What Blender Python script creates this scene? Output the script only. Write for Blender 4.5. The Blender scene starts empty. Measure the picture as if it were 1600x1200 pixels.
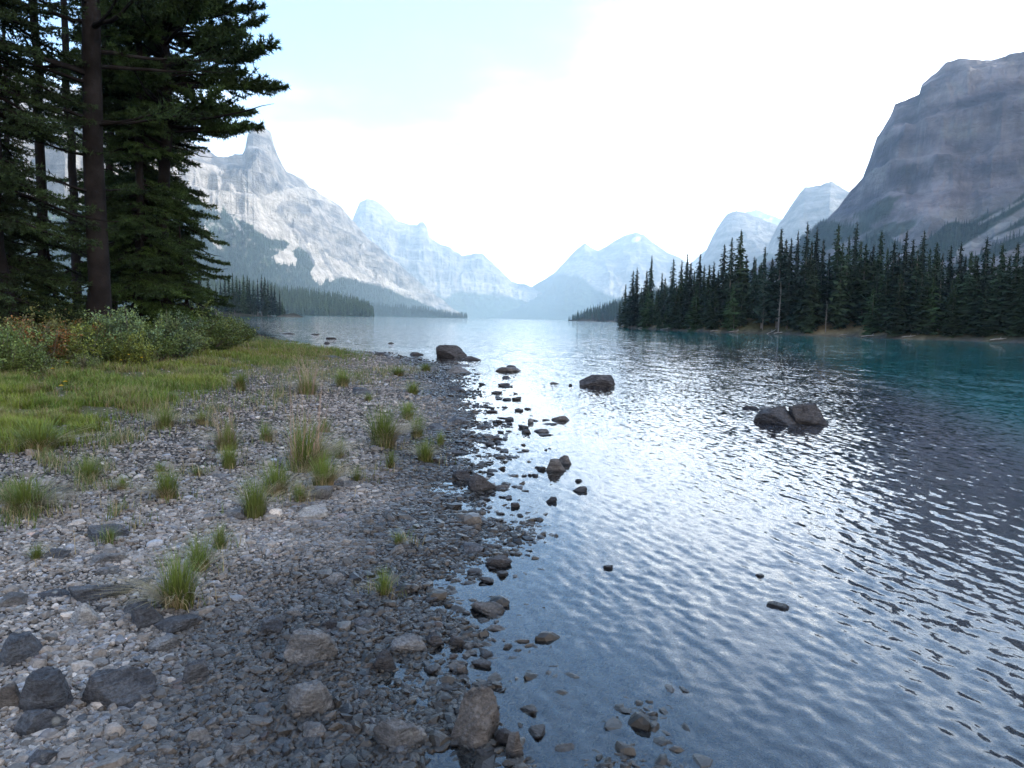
import bpy, bmesh, math
import numpy as np
from mathutils import Matrix, Vector
PI = math.pi
R = math.radians
np.seterr(over='ignore')
# ------------------------------------------------------------ camera, sky, sun, exposure
CAM = np.array([0.0, 0.0, 1.65])
PITCH, ROLL, F = R(5.09), R(1.2), 1142.5          # F in pixels of the 1600 px wide photograph
SUN_AZ, SUN_EL = R(66), R(27)
scene = bpy.context.scene
col = scene.collection
fwd = np.array([0, math.cos(PITCH), -math.sin(PITCH)])
up0 = np.array([0, math.sin(PITCH), math.cos(PITCH)])
rt0 = np.array([1.0, 0, 0])
rt = rt0 * math.cos(ROLL) + up0 * math.sin(ROLL)
up = -rt0 * math.sin(ROLL) + up0 * math.cos(ROLL)
cd = bpy.data.cameras.new('camera'); cam = bpy.data.objects.new('camera', cd); col.objects.link(cam)
M = Matrix([[rt[i], up[i], -fwd[i], CAM[i]] for i in range(3)] + [[0, 0, 0, 1]])
cam.matrix_world = M
cd.sensor_fit = 'HORIZONTAL'; cd.angle = 2 * math.atan(800 / F)
cd.clip_start = 0.05; cd.clip_end = 60000
scene.camera = cam
scene.view_settings.view_transform = 'Standard'; scene.view_settings.look = 'None'
scene.view_settings.gamma = 1; scene.view_settings.exposure = 1.58
scene.cycles.max_bounces = 8; scene.cycles.transparent_max_bounces = 12
scene.cycles.volume_bounces = 1
scene.cycles.caustics_reflective = False; scene.cycles.caustics_refractive = False

world = bpy.data.worlds.new("World"); scene.world = world; world.use_nodes = True
nt = world.node_tree; nt.nodes.clear()
def N(nt, t, **kw):
    n = nt.nodes.new(t)
    for k, v in kw.items():
        if k.startswith('i_'):
            n.inputs[k[2:].replace('_', ' ')].default_value = v
        else: setattr(n, k, v)
    return n
def L(nt, a, b): nt.links.new(a, b)
def math_(nt, op, a, b=None, clamp=False):
    n = nt.nodes.new('ShaderNodeMath'); n.operation = op; n.use_clamp = clamp
    for i, v in enumerate((a, b)):
        if v is None: continue
        if isinstance(v, (int, float)): n.inputs[i].default_value = v
        else: nt.links.new(v, n.inputs[i])
    return n.outputs[0]
def mixc(nt, f, a, b, typ='MIX'):
    n = nt.nodes.new('ShaderNodeMix'); n.data_type = 'RGBA'; n.blend_type = typ; n.clamp_factor = True
    for s, v in ((n.inputs[0], f), (n.inputs[6], a), (n.inputs[7], b)):
        if isinstance(v, (int, float)): s.default_value = v
        elif isinstance(v, (tuple, list)): s.default_value = (*v, 1) if len(v) == 3 else v
        else: nt.links.new(v, s)
    return n.outputs[2]
def maprange(nt, v, a, b, c=0, d=1, smooth=True):
    n = nt.nodes.new('ShaderNodeMapRange'); n.interpolation_type = 'SMOOTHSTEP' if smooth else 'LINEAR'
    nt.links.new(v, n.inputs[0])
    for i, x in zip((1, 2, 3, 4), (a, b, c, d)): n.inputs[i].default_value = x
    return n.outputs[0]
def scalec_w(nt, c, f):
    n = nt.nodes.new('ShaderNodeVectorMath'); n.operation = 'SCALE'; nt.links.new(c, n.inputs[0]); nt.links.new(f, n.inputs['Scale']); return n.outputs[0]
out = N(nt, 'ShaderNodeOutputWorld'); bg = N(nt, 'ShaderNodeBackground')
sky = N(nt, 'ShaderNodeTexSky'); sky.sky_type = 'NISHITA'; sky.sun_disc = False
sky.sun_elevation = SUN_EL; sky.sun_rotation = SUN_AZ; sky.altitude = 1600; sky.air_density = 1.0; sky.dust_density = 1.5; sky.ozone_density = 2.0
tc = N(nt, 'ShaderNodeTexCoord'); sep = N(nt, 'ShaderNodeSeparateXYZ'); L(nt, tc.outputs['Generated'], sep.inputs[0])
zz = math_(nt, 'ADD', math_(nt, 'MAXIMUM', sep.outputs[2], 0.0), 0.10)
comb = N(nt, 'ShaderNodeCombineXYZ')
L(nt, math_(nt, 'DIVIDE', sep.outputs[0], zz), comb.inputs[0]); L(nt, math_(nt, 'DIVIDE', sep.outputs[1], zz), comb.inputs[1])
n1 = N(nt, 'ShaderNodeTexNoise'); n1.inputs['Scale'].default_value = 0.75; n1.inputs['Detail'].default_value = 6; n1.inputs['Roughness'].default_value = 0.55
mp = N(nt, 'ShaderNodeMapping'); mp.inputs['Location'].default_value = (3.3, 1.7, 0); L(nt, comb.outputs[0], mp.inputs[0]); L(nt, mp.outputs[0], n1.inputs['Vector'])
el = maprange(nt, sep.outputs[2], 0.10, 0.50, 0.34, -0.10)      # more cloud low down, broken higher up
side = maprange(nt, sep.outputs[0], -0.5, 0.4, -0.20, 0.12)
front = maprange(nt, sep.outputs[1], -0.35, 0.30, 0.26, 0.0)  # extra unseen cloud added behind the camera to whiten the beach light
n1s = math_(nt, 'ADD', math_(nt, 'MULTIPLY', n1.outputs[0], 0.8), 0.10)
cm = math_(nt, 'ADD', math_(nt, 'ADD', n1s, el), math_(nt, 'ADD', side, front))
cmask = maprange(nt, cm, 0.47, 0.96)
cloudcol = mixc(nt, maprange(nt, sep.outputs[1], -0.6, 0.8), (11.4, 10.0, 8.9), (15.0, 14.8, 14.6))  # rear clouds warmed to offset the blue light on the beach
glow = maprange(nt, math_(nt, 'ADD', math_(nt, 'MULTIPLY', sep.outputs[1], 0.96), math_(nt, 'MULTIPLY', sep.outputs[2], 0.26)), 0.80, 1.0, 1.0, 1.9)
cloudcol = scalec_w(nt, cloudcol, glow)
skyc = mixc(nt, 1.0, sky.outputs[0], (1.18, 1.62, 1.86), 'MULTIPLY')
fin = mixc(nt, cmask, skyc, cloudcol)
L(nt, fin, bg.inputs[0]); bg.inputs[1].default_value = 0.10; L(nt, bg.outputs[0], out.inputs[0])

sd = bpy.data.lights.new('sun', 'SUN'); sun = bpy.data.objects.new('sun', sd); col.objects.link(sun)
sd.energy = 4.2; sd.angle = R(0.5); sd.color = (1, 0.95, 0.87)
sdir = Vector((math.sin(SUN_AZ) * math.cos(SUN_EL), math.cos(SUN_AZ) * math.cos(SUN_EL), math.sin(SUN_EL)))
sun.rotation_euler = sdir.to_track_quat('Z', 'Y').to_euler()
sun.location = (0, 0, 50)

# ------------------------------------------------------------ numeric helpers
rng = np.random.default_rng(7)
def hash3(i, j, k, seed):
    h = (i.astype(np.int64) * 374761393 + j.astype(np.int64) * 668265263 + k.astype(np.int64) * 2147483647 + seed * 144665) & 0xffffffff
    h = ((h ^ (h >> 13)) * 1274126177) & 0xffffffff
    h = ((h ^ (h >> 16)) * 2246822519) & 0xffffffff
    return ((h ^ (h >> 15)) & 0xffffff) / float(0xffffff)
def vnoise(p, seed=0):
    p = np.asarray(p, float)
    if p.shape[-1] == 2: p = np.concatenate([p, np.zeros(p.shape[:-1] + (1,))], -1)
    f = np.floor(p); u = p - f; u = u * u * u * (u * (u * 6 - 15) + 10); i, j, k = f[..., 0], f[..., 1], f[..., 2]
    r = 0
    for a in (0, 1):
        for b in (0, 1):
            for c in (0, 1):
                w = (u[..., 0] if a else 1 - u[..., 0]) * (u[..., 1] if b else 1 - u[..., 1]) * (u[..., 2] if c else 1 - u[..., 2])
                r = r + w * hash3(i + a, j + b, k + c, seed)
    return r
def fbm(p, o=4, seed=0, g=0.5):
    p = np.asarray(p, float); a, s, t = 1.0, 0, 0
    for q in range(o): s = s + a * vnoise(p * 2 ** q + q * 17.3, seed + q); t += a; a *= g
    return s / t
def ridged(p, o=4, seed=0):
    p = np.asarray(p, float); a, s, t = 1.0, 0, 0
    for q in range(o): s = s + a * (1 - np.abs(2 * vnoise(p * 2 ** q + q * 11.1, seed + q) - 1)); t += a; a *= .5
    return s / t
def sstep(x, a, b): x = np.clip((x - a) / (b - a), 0, 1); return x * x * (3 - 2 * x)
def ray(px, py):
    return fwd * F + rt * (px - 800) + up * (600 - py)
def project(P):
    q = np.asarray(P) - CAM; d = q @ fwd
    d = np.where(d > 1e-3, d, 1e-3)
    return 800 + F * (q @ rt) / d, 600 - F * (q @ up) / d
def onz(px, py, z=0.0):
    d = ray(px, py); t = (z - CAM[2]) / d[2]; return CAM + d * t
def inpoly(x, y, poly):
    c = np.zeros(np.shape(x), bool); n = len(poly)
    for i in range(n):
        x0, y0 = poly[i]; x1, y1 = poly[(i + 1) % n]
        cond = (y0 > y) != (y1 > y)
        with np.errstate(divide='ignore', invalid='ignore'):
            c ^= cond & (x < (x1 - x0) * (y - y0) / ((y1 - y0) if y1 != y0 else 1e-9) + x0)
    return c
def segdist(x, y, poly, closed=True):
    d = np.full(np.shape(x), 1e18); n = len(poly)
    for i in range(n if closed else n - 1):
        a = poly[i]; b = poly[(i + 1) % n]
        vx, vy = b[0] - a[0], b[1] - a[1]; l2 = vx * vx + vy * vy + 1e-12
        t = np.clip(((x - a[0]) * vx + (y - a[1]) * vy) / l2, 0, 1)
        d = np.minimum(d, (x - a[0] - t * vx) ** 2 + (y - a[1] - t * vy) ** 2)
    return np.sqrt(d)

# ------------------------------------------------------------ land layout
shore_px = [(700, 1200), (672, 1110), (645, 1045), (622, 1000), (600, 960), (605, 925), (665, 888), (728, 862), (742, 820), (718, 775), (728, 738), (712, 716),
            (742, 690), (758, 665), (748, 640), (728, 612), (706, 592), (690, 577), (640, 559), (590, 550), (540, 546), (500, 540), (440, 531), (400, 521), (375, 510)]
shore = [tuple(onz(*p)[:2]) for p in shore_px]
NEAR = [(3.5, -40.0), (2.2, -10.0), (0.9, -2.0), (0.35, 1.2)] + shore + [(-70, 150), (-140, 170), (-400, 180), (-400, -40)]
rs_px = [(966, 511), (1000, 513.5), (1050, 516), (1100, 518.5), (1160, 520.5), (1200, 521.5), (1260, 524), (1320, 525.5), (1400, 529), (1500, 532), (1600, 535.5), (1760, 541)]
rs = [tuple(onz(*p)[:2]) for p in rs_px]
tip = rs[0]
RIGHT = rs + [(140, 40), (180, -60), (900, -60), (900, 400), (tip[0] + 120, tip[1] + 150), (tip[0] + 30, tip[1] + 60), (tip[0] + 4, tip[1] + 22)]
isl = [tuple(onz(*p)[:2]) for p in [(250, 492.2), (335, 493.8), (400, 495.2), (446, 494.6)]]
ISL = isl + [(isl[3][0] + 4, isl[3][1] + 30), (isl[2][0], isl[2][1] + 80), (isl[0][0] - 40, isl[0][1] + 90)]
def far_on(px, dist):
    d = ray(px, 500); k = dist / math.hypot(d[0], d[1]); return (float(d[0] * k), float(d[1] * k))
hd = [far_on(886, 1500), far_on(930, 1480), far_on(985, 1420)]
HEAD = hd + [(hd[2][0] + 400, hd[2][1] + 40), (hd[2][0] + 400, hd[2][1] + 400), (hd[0][0] + 100, hd[0][1] + 300), (hd[0][0] + 15, hd[0][1] + 60)]
def sdist(x, y, poly):
    d = segdist(x, y, poly); return np.where(inpoly(x, y, poly), d, -d)
DROP = [(4.6, -3.0), (5.2, 4.0), (5.9, 8.5), (8.6, 17.0), (16.0, 42.0), (30.0, 90.0), (-20.0, 150.0), (-60, 180)]
def ground(x, y, fine=True):
    x = np.asarray(x, float); y = np.asarray(y, float)
    s = sdist(x, y, NEAR)
    p = np.stack([x, y], -1)
    z = np.where(s > 0, np.where(s < 8, 0.052 * s, 0.416 + 0.035 * (s - 8)), 0.045 * s)
    z = np.minimum(z, 1.6 + 0.004 * s)
    q = sstep(s, -6, 0.2)
    z = z + (fbm(p * 1.3, 3, 3) - 0.5) * 0.07 * q + (fbm(p * 0.25, 2, 5) - 0.5) * 0.12 * sstep(s, 1.5, 6)
    if fine: z = z + (fbm(p * 5.0, 2, 9) - 0.5) * 0.035 * q
    sdp = segdist(x, y, DROP, False)
    deepside = inpoly(x, y, DROP + [(9000, 180), (9000, -3)])
    deep = np.where(deepside, sdp, -sdp)
    z = z - 2.6 * sstep(deep, -1.5, 6) * (s < 0) - 9 * sstep(-s, 25, 120)
    z = np.maximum(z, -18)
    for poly, a, b in ((RIGHT, 0.45, 0.10), (ISL, 0.35, 0.04), (HEAD, 0.3, 0.35)):
        m = (np.abs(x) < 1500)
        t = sdist(x, y, poly)
        zz = np.where(t > 0, a * np.minimum(t, 5) + b * np.maximum(t - 5, 0), 0.35 * t)
        zz = zz + (fbm(p * 0.22, 3, 21) - 0.5) * 2.6 * sstep(t, 0.5, 5)
        z = np.maximum(z, np.maximum(zz, -18))
    return z
def at(px, py, iters=14):
    d = ray(px, py); z = 0.3; lo = None
    # march from the camera outward and refine
    hd_ = math.hypot(d[0], d[1])
    ts = np.geomspace(1.2, 1500, 900) / hd_
    P = CAM + d[None, :] * ts[:, None]
    g = np.maximum(ground(P[:, 0], P[:, 1], False), 0.0)
    below = np.nonzero(P[:, 2] < g)[0]
    if len(below) == 0: return onz(px, max(py, 505))
    k = max(below[0], 1); a, b = ts[k - 1], ts[k]
    za, zb = P[k - 1, 2] - g[k - 1], P[k, 2] - g[k]
    t = a + (b - a) * za / (za - zb + 1e-9); q = CAM + d * t
    q[2] = max(float(ground(q[0], q[1])), -9)
    return q

# ------------------------------------------------------------ mesh helpers
def mesh(name, V, Fc, mat=None, parent=None, smooth=False, cols=None, attrs=None, mats=None, matidx=None, link=True, loc=None):
    V = np.asarray(V, np.float32); Fc = np.asarray(Fc, np.int32)
    me = bpy.data.meshes.new(name); k = Fc.shape[1]; n = len(Fc)
    me.vertices.add(len(V)); me.vertices.foreach_set('co', V.ravel())
    me.loops.add(n * k); me.loops.foreach_set('vertex_index', Fc.ravel())
    me.polygons.add(n); me.polygons.foreach_set('loop_start', np.arange(0, n * k, k, dtype=np.int32))
    me.polygons.foreach_set('loop_total', np.full(n, k, np.int32))
    me.polygons.foreach_set('use_smooth', np.full(n, smooth, bool))
    if matidx is not None: me.polygons.foreach_set('material_index', np.asarray(matidx, np.int32))
    if cols is not None:
        c = np.asarray(cols, np.float32)
        if c.shape[1] == 3: c = np.concatenate([c, np.ones((len(c), 1), np.float32)], 1)
        a = me.color_attributes.new('col', 'FLOAT_COLOR', 'POINT'); a.data.foreach_set('color', c.ravel())
    for nm, arr in (attrs or {}).items():
        a = me.attributes.new(nm, 'FLOAT', 'POINT'); a.data.foreach_set('value', np.asarray(arr, np.float32))
    me.update(calc_edges=True)
    for m in (mats or ([mat] if mat else [])): me.materials.append(m)
    o = bpy.data.objects.new(name, me)
    if link: col.objects.link(o)
    if parent is not None: o.parent = parent
    if loc is not None: o.location = loc
    return o
def tag(o, label=None, cat=None, group=None, kind=None):
    if label: o['label'] = label
    if cat: o['category'] = cat
    if group: o['group'] = group
    if kind: o['kind'] = kind
    return o
def empty(name, loc, rz=0, s=1):
    o = bpy.data.objects.new(name, None); col.objects.link(o); o.empty_display_size = 0.1
    o.location = loc; o.rotation_euler = (0, 0, rz); o.scale = (s, s, s) if np.isscalar(s) else s
    return o
def place(name, parts, loc, rz, s, label, cat, group=None):
    """one thing: an Empty at its base with one copy of each part; parts are (name, template object)"""
    t = empty(name, loc, rz, s); tag(t, label, cat, group)
    for nm, src in parts:
        c = bpy.data.objects.new(nm, src.data); col.objects.link(c); c.parent = t
    return t
_ico = {}
def ico(n):
    if n not in _ico:
        bm = bmesh.new(); bmesh.ops.create_icosphere(bm, subdivisions=n, radius=1)
        bm.verts.ensure_lookup_table()
        _ico[n] = (np.array([v.co[:] for v in bm.verts]), np.array([[v.index for v in f.verts] for f in bm.faces])); bm.free()
    return _ico[n]
def rockshape(seed, level, p=14, nplanes=13, rough=0.0, ax=(1, 1, 1)):
    r = np.random.default_rng(seed); D, Fc = ico(level)
    n = r.normal(size=(nplanes, 3)); n /= np.linalg.norm(n, axis=1)[:, None]
    n = np.concatenate([n, [[0, 0, 1], [0, 0, -1]]]); h = np.concatenate([r.uniform(0.62, 1.0, nplanes), r.uniform(.7, .95, 2)])
    q = np.maximum(D @ n.T, 1e-3) / h
    rad = (q ** p).sum(1) ** (-1 / p)
    rad = np.minimum(rad, 1.45)
    V = D * rad[:, None]
    if rough:
        q1 = fbm(V * 2.2 + seed, 5, seed, 0.6) - 0.5; q2 = ridged(V * np.array([1.6, 1.6, 4.0]) + seed * 3, 4, seed + 5) ** 5
        st = (V @ (lambda u: u / np.linalg.norm(u))(r.normal(size=3) + [0, 0, 1.5])) * 4.5 + q1 * 1.2; fr = st - np.floor(st)
        V = V * (1 + rough * (q1 * 2.4 - 1.1 * q2 + 0.45 * (sstep(fr, 0, 0.25) - fr)))[:, None]
    V = V / np.array([np.quantile(np.abs(V[:, 0]), .94), np.quantile(np.abs(V[:, 1]), .94), np.abs(V[:, 2]).max()]) * np.array(ax)
    return V, Fc
def merge_instances(variants, which, pos, scale, rot3):
    """variants: list of (V,F). scale (N,3), rot3 (N,3,3)."""
    Vs, Fs, ids, off = [], [], [], 0
    for k, (V, Fc) in enumerate(variants):
        idx = np.nonzero(which == k)[0]
        if len(idx) == 0: continue
        P = V[None] * scale[idx][:, None, :]
        P = np.einsum('nij,nkj->nki', rot3[idx], P) + pos[idx][:, None, :]
        Vs.append(P.reshape(-1, 3)); f = Fc[None] + (np.arange(len(idx)) * len(V))[:, None, None] + off
        Fs.append(f.reshape(-1, Fc.shape[1])); ids.append(np.repeat(idx, len(V))); off += len(idx) * len(V)
    return np.concatenate(Vs), np.concatenate(Fs), np.concatenate(ids)
def rotz(a):
    c, s = np.cos(a), np.sin(a); z = np.zeros_like(a); o = np.ones_like(a)
    return np.stack([np.stack([c, -s, z], -1), np.stack([s, c, z], -1), np.stack([z, z, o], -1)], -2)
def rotx(a):
    c, s = np.cos(a), np.sin(a); z = np.zeros_like(a); o = np.ones_like(a)
    return np.stack([np.stack([o, z, z], -1), np.stack([z, c, -s], -1), np.stack([z, s, c], -1)], -2)
def tube(P, r, n=7):
    """tapered tube through points P with radii r"""
    P = np.asarray(P, float); m = len(P); r = np.broadcast_to(r, (m,))
    T = np.gradient(P, axis=0); T /= np.linalg.norm(T, axis=1)[:, None] + 1e-9
    ref = np.where(np.abs(T[:, 2:3]) > 0.9, np.array([[1.0, 0, 0]]), np.array([[0, 0, 1.0]]))
    A = np.cross(T, ref); A /= np.linalg.norm(A, axis=1)[:, None] + 1e-9; B = np.cross(T, A)
    a = np.arange(n) / n * 2 * PI
    V = P[:, None] + (A[:, None] * np.cos(a)[None, :, None] + B[:, None] * np.sin(a)[None, :, None]) * r[:, None, None]
    i = np.arange(m - 1)[:, None] * n; j = np.arange(n)[None]; j2 = (j + 1) % n
    Fq = np.stack([i + j, i + j2, i + n + j2, i + n + j], -1).reshape(-1, 4)
    return V.reshape(-1, 3), Fq
class MB:
    def __init__(s): s.V, s.F, s.C, s.n = [], [], [], 0
    def add(s, V, Fc, c=None):
        V = np.asarray(V); Fc = np.asarray(Fc)
        if Fc.shape[1] == 4: Fc = np.concatenate([Fc[:, [0, 1, 2]], Fc[:, [0, 2, 3]]])
        s.V.append(V); s.F.append(Fc + s.n); s.n += len(V)
        if c is not None: s.C.append(np.broadcast_to(np.asarray(c, float), (len(V), 3)))
    def build(s, name, mat, parent=None, smooth=False, link=True, loc=None):
        return mesh(name, np.concatenate(s.V), np.concatenate(s.F), mat, parent, smooth, np.concatenate(s.C) if s.C else None, link=link, loc=loc)

# ------------------------------------------------------------ materials
def newmat(name):
    m = bpy.data.materials.new(name); m.use_nodes = True; nt = m.node_tree; b = nt.nodes['Principled BSDF']; return m, nt, b
def attr(nt, nm='col'):
    a = nt.nodes.new('ShaderNodeAttribute'); a.attribute_name = nm; return a
def noise(nt, scale, detail=4, rough=0.55, vec=None, dist=0.0):
    n = nt.nodes.new('ShaderNodeTexNoise'); n.inputs['Scale'].default_value = scale; n.inputs['Detail'].default_value = detail
    n.inputs['Roughness'].default_value = rough; n.inputs['Distortion'].default_value = dist
    if vec is not None: nt.links.new(vec, n.inputs['Vector'])
    return n
def wpos(nt):
    return nt.nodes.new('ShaderNodeNewGeometry').outputs['Position']
def bump(nt, b, h, dist, strength=1.0):
    n = nt.nodes.new('ShaderNodeBump'); n.inputs['Distance'].default_value = dist; n.inputs['Strength'].default_value = strength
    nt.links.new(h, n.inputs['Height']); nt.links.new(n.outputs[0], b.inputs['Normal']); return n
def scalec(nt, c, f):
    """colour times scalar"""
    n = nt.nodes.new('ShaderNodeVectorMath'); n.operation = 'SCALE'; nt.links.new(c, n.inputs[0])
    if isinstance(f, (int, float)): n.inputs['Scale'].default_value = f
    else: nt.links.new(f, n.inputs['Scale'])
    return n.outputs[0]

def attr_mat(name, rough=0.7, var=0.5, nscale=8.0, spec=0.3, bdist=0.0, bscale=30):
    m, nt, b = newmat(name); a = attr(nt); n = noise(nt, nscale, 4)
    f = maprange(nt, n.outputs[0], 0.3, 0.7, 1 - var, 1 + var)
    nt.links.new(scalec(nt, a.outputs['Color'], f), b.inputs['Base Color'])
    b.inputs['Roughness'].default_value = rough; b.inputs['Specular IOR Level'].default_value = spec
    if bdist: bump(nt, b, noise(nt, bscale, 5, 0.65).outputs[0], bdist)
    return m
def plain(name, c, rough=0.8, var=0.3, nscale=5.0, bdist=0.0, bscale=20.0, spec=0.3, trans=0.0):
    m, nt, b = newmat(name); tco = nt.nodes.new('ShaderNodeTexCoord'); oi = nt.nodes.new('ShaderNodeObjectInfo')
    n = noise(nt, nscale, 5, vec=tco.outputs['Object'])
    f = math_(nt, 'MULTIPLY', maprange(nt, n.outputs[0], 0.3, 0.7, 1 - var, 1 + var), maprange(nt, oi.outputs['Random'], 0, 1, 0.75, 1.25, False))
    v = nt.nodes.new('ShaderNodeRGB'); v.outputs[0].default_value = (*c, 1)
    nt.links.new(scalec(nt, v.outputs[0], f), b.inputs['Base Color'])
    b.inputs['Roughness'].default_value = rough; b.inputs['Specular IOR Level'].default_value = spec
    if bdist: bump(nt, b, noise(nt, bscale, 6, 0.65, tco.outputs['Object']).outputs[0], bdist)
    return m
def rock_mat(name, c1, c2, lichen=0.0, wet=False, blotch=2.0):
    m, nt, b = newmat(name); p = wpos(nt)
    mpn = nt.nodes.new('ShaderNodeMapping'); mpn.inputs['Rotation'].default_value = (0.5, 0.4, 0.9); mpn.inputs['Scale'].default_value = (1, 1, 3.5); nt.links.new(p, mpn.inputs[0])
    n = noise(nt, blotch * 3, 6, 0.62, mpn.outputs[0], 0.6); n2 = noise(nt, 60, 5, 0.7, p)
    c = mixc(nt, maprange(nt, n.outputs[0], 0.34, 0.66), c1, c2)
    c = scalec(nt, c, maprange(nt, n2.outputs[0], 0.3, 0.7, 0.6, 1.4))
    if lichen:
        v = nt.nodes.new('ShaderNodeTexVoronoi'); v.inputs['Scale'].default_value = 14; nt.links.new(p, v.inputs['Vector'])
        sp = math_(nt, 'MULTIPLY', maprange(nt, v.outputs['Distance'], 0.30, 0.16), maprange(nt, noise(nt, 5, 2, vec=p).outputs[0], 0.56, 0.62))
        c = mixc(nt, math_(nt, 'MULTIPLY', sp, lichen), c, (0.34, 0.34, 0.31))
    sz = nt.nodes.new('ShaderNodeSeparateXYZ'); nt.links.new(p, sz.inputs[0])
    wetline = math_(nt, 'ADD', sz.outputs[2], math_(nt, 'MULTIPLY', n.outputs[0], 0.05))
    wf = maprange(nt, wetline, 0.028, 0.058)            # dark wet band near the water's surface
    nt.links.new(scalec(nt, c, maprange(nt, wf, 0, 1, 0.42, 1.0, False)), b.inputs['Base Color'])
    nt.links.new(maprange(nt, wf, 0, 1, 0.28, 0.78, False), b.inputs['Roughness'])
    b.inputs['Specular IOR Level'].default_value = 0.4
    hh = math_(nt, 'ADD', noise(nt, 9, 9, 0.68, mpn.outputs[0]).outputs[0], math_(nt, 'MULTIPLY', n2.outputs[0], 0.18))
    bump(nt, b, hh, 0.075)
    return m
m_slate = rock_mat('dark_slate', (0.048, 0.051, 0.060), (0.115, 0.122, 0.135), 0.8)
m_grey = rock_mat('grey_limestone', (0.10, 0.099, 0.10), (0.215, 0.21, 0.205), 0.5)
m_pale = rock_mat('pale_limestone', (0.30, 0.295, 0.285), (0.43, 0.42, 0.40))
m_brown = rock_mat('brown_rock', (0.080, 0.070, 0.063), (0.165, 0.150, 0.138))
m_dark = rock_mat('wet_dark_rock', (0.035, 0.033, 0.036), (0.085, 0.08, 0.08))
ROCKM = dict(s=m_slate, g=m_grey, p=m_pale, b=m_brown, d=m_dark)

# ground: gravel, meadow soil, bed
def ground_mat():
    m, nt, b = newmat('gravel_ground'); p = wpos(nt)
    a = attr(nt)
    v = nt.nodes.new('ShaderNodeTexVoronoi'); v.inputs['Scale'].default_value = 34; v.inputs['Randomness'].default_value = 1; nt.links.new(p, v.inputs['Vector'])
    v2 = nt.nodes.new('ShaderNodeTexVoronoi'); v2.inputs['Scale'].default_value = 90; nt.links.new(p, v2.inputs['Vector'])
    sc = nt.nodes.new('ShaderNodeSeparateColor'); nt.links.new(v.outputs['Color'], sc.inputs[0])
    sc2 = nt.nodes.new('ShaderNodeSeparateColor'); nt.links.new(v2.outputs['Color'], sc2.inputs[0])
    f = math_(nt, 'MULTIPLY', maprange(nt, sc.outputs[0], 0, 1, 0.5, 1.5, False), maprange(nt, sc2.outputs[0], 0, 1, 0.6, 1.5, False))
    f = math_(nt, 'MULTIPLY', f, maprange(nt, v.outputs['Distance'], 0.25, 0.6, 1.0, 0.55))
    sepa = nt.nodes.new('ShaderNodeAttribute'); sepa.attribute_name = 'gravel'
    ff = math_(nt, 'ADD', 1.0, math_(nt, 'MULTIPLY', math_(nt, 'SUBTRACT', f, 1.0), sepa.outputs['Fac']))
    nz = noise(nt, 1.2, 6, 0.6, p)
    ff = math_(nt, 'MULTIPLY', ff, maprange(nt, nz.outputs[0], 0.3, 0.7, 0.78, 1.22))
    nt.links.new(scalec(nt, a.outputs['Color'], ff), b.inputs['Base Color'])
    wet = nt.nodes.new('ShaderNodeAttribute'); wet.attribute_name = 'wet'
    nt.links.new(maprange(nt, wet.outputs['Fac'], 0, 1, 0.85, 0.35, False), b.inputs['Roughness']); nt.links.new(math_(nt, 'MULTIPLY', wet.outputs['Fac'], 0.4), b.inputs['Specular IOR Level'])
    h = math_(nt, 'SUBTRACT', 0.0, math_(nt, 'ADD', v.outputs['Distance'], math_(nt, 'MULTIPLY', v2.outputs['Distance'], 0.45)))
    bump(nt, b, math_(nt, 'MULTIPLY', h, sepa.outputs['Fac']), 0.022)
    return m

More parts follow.
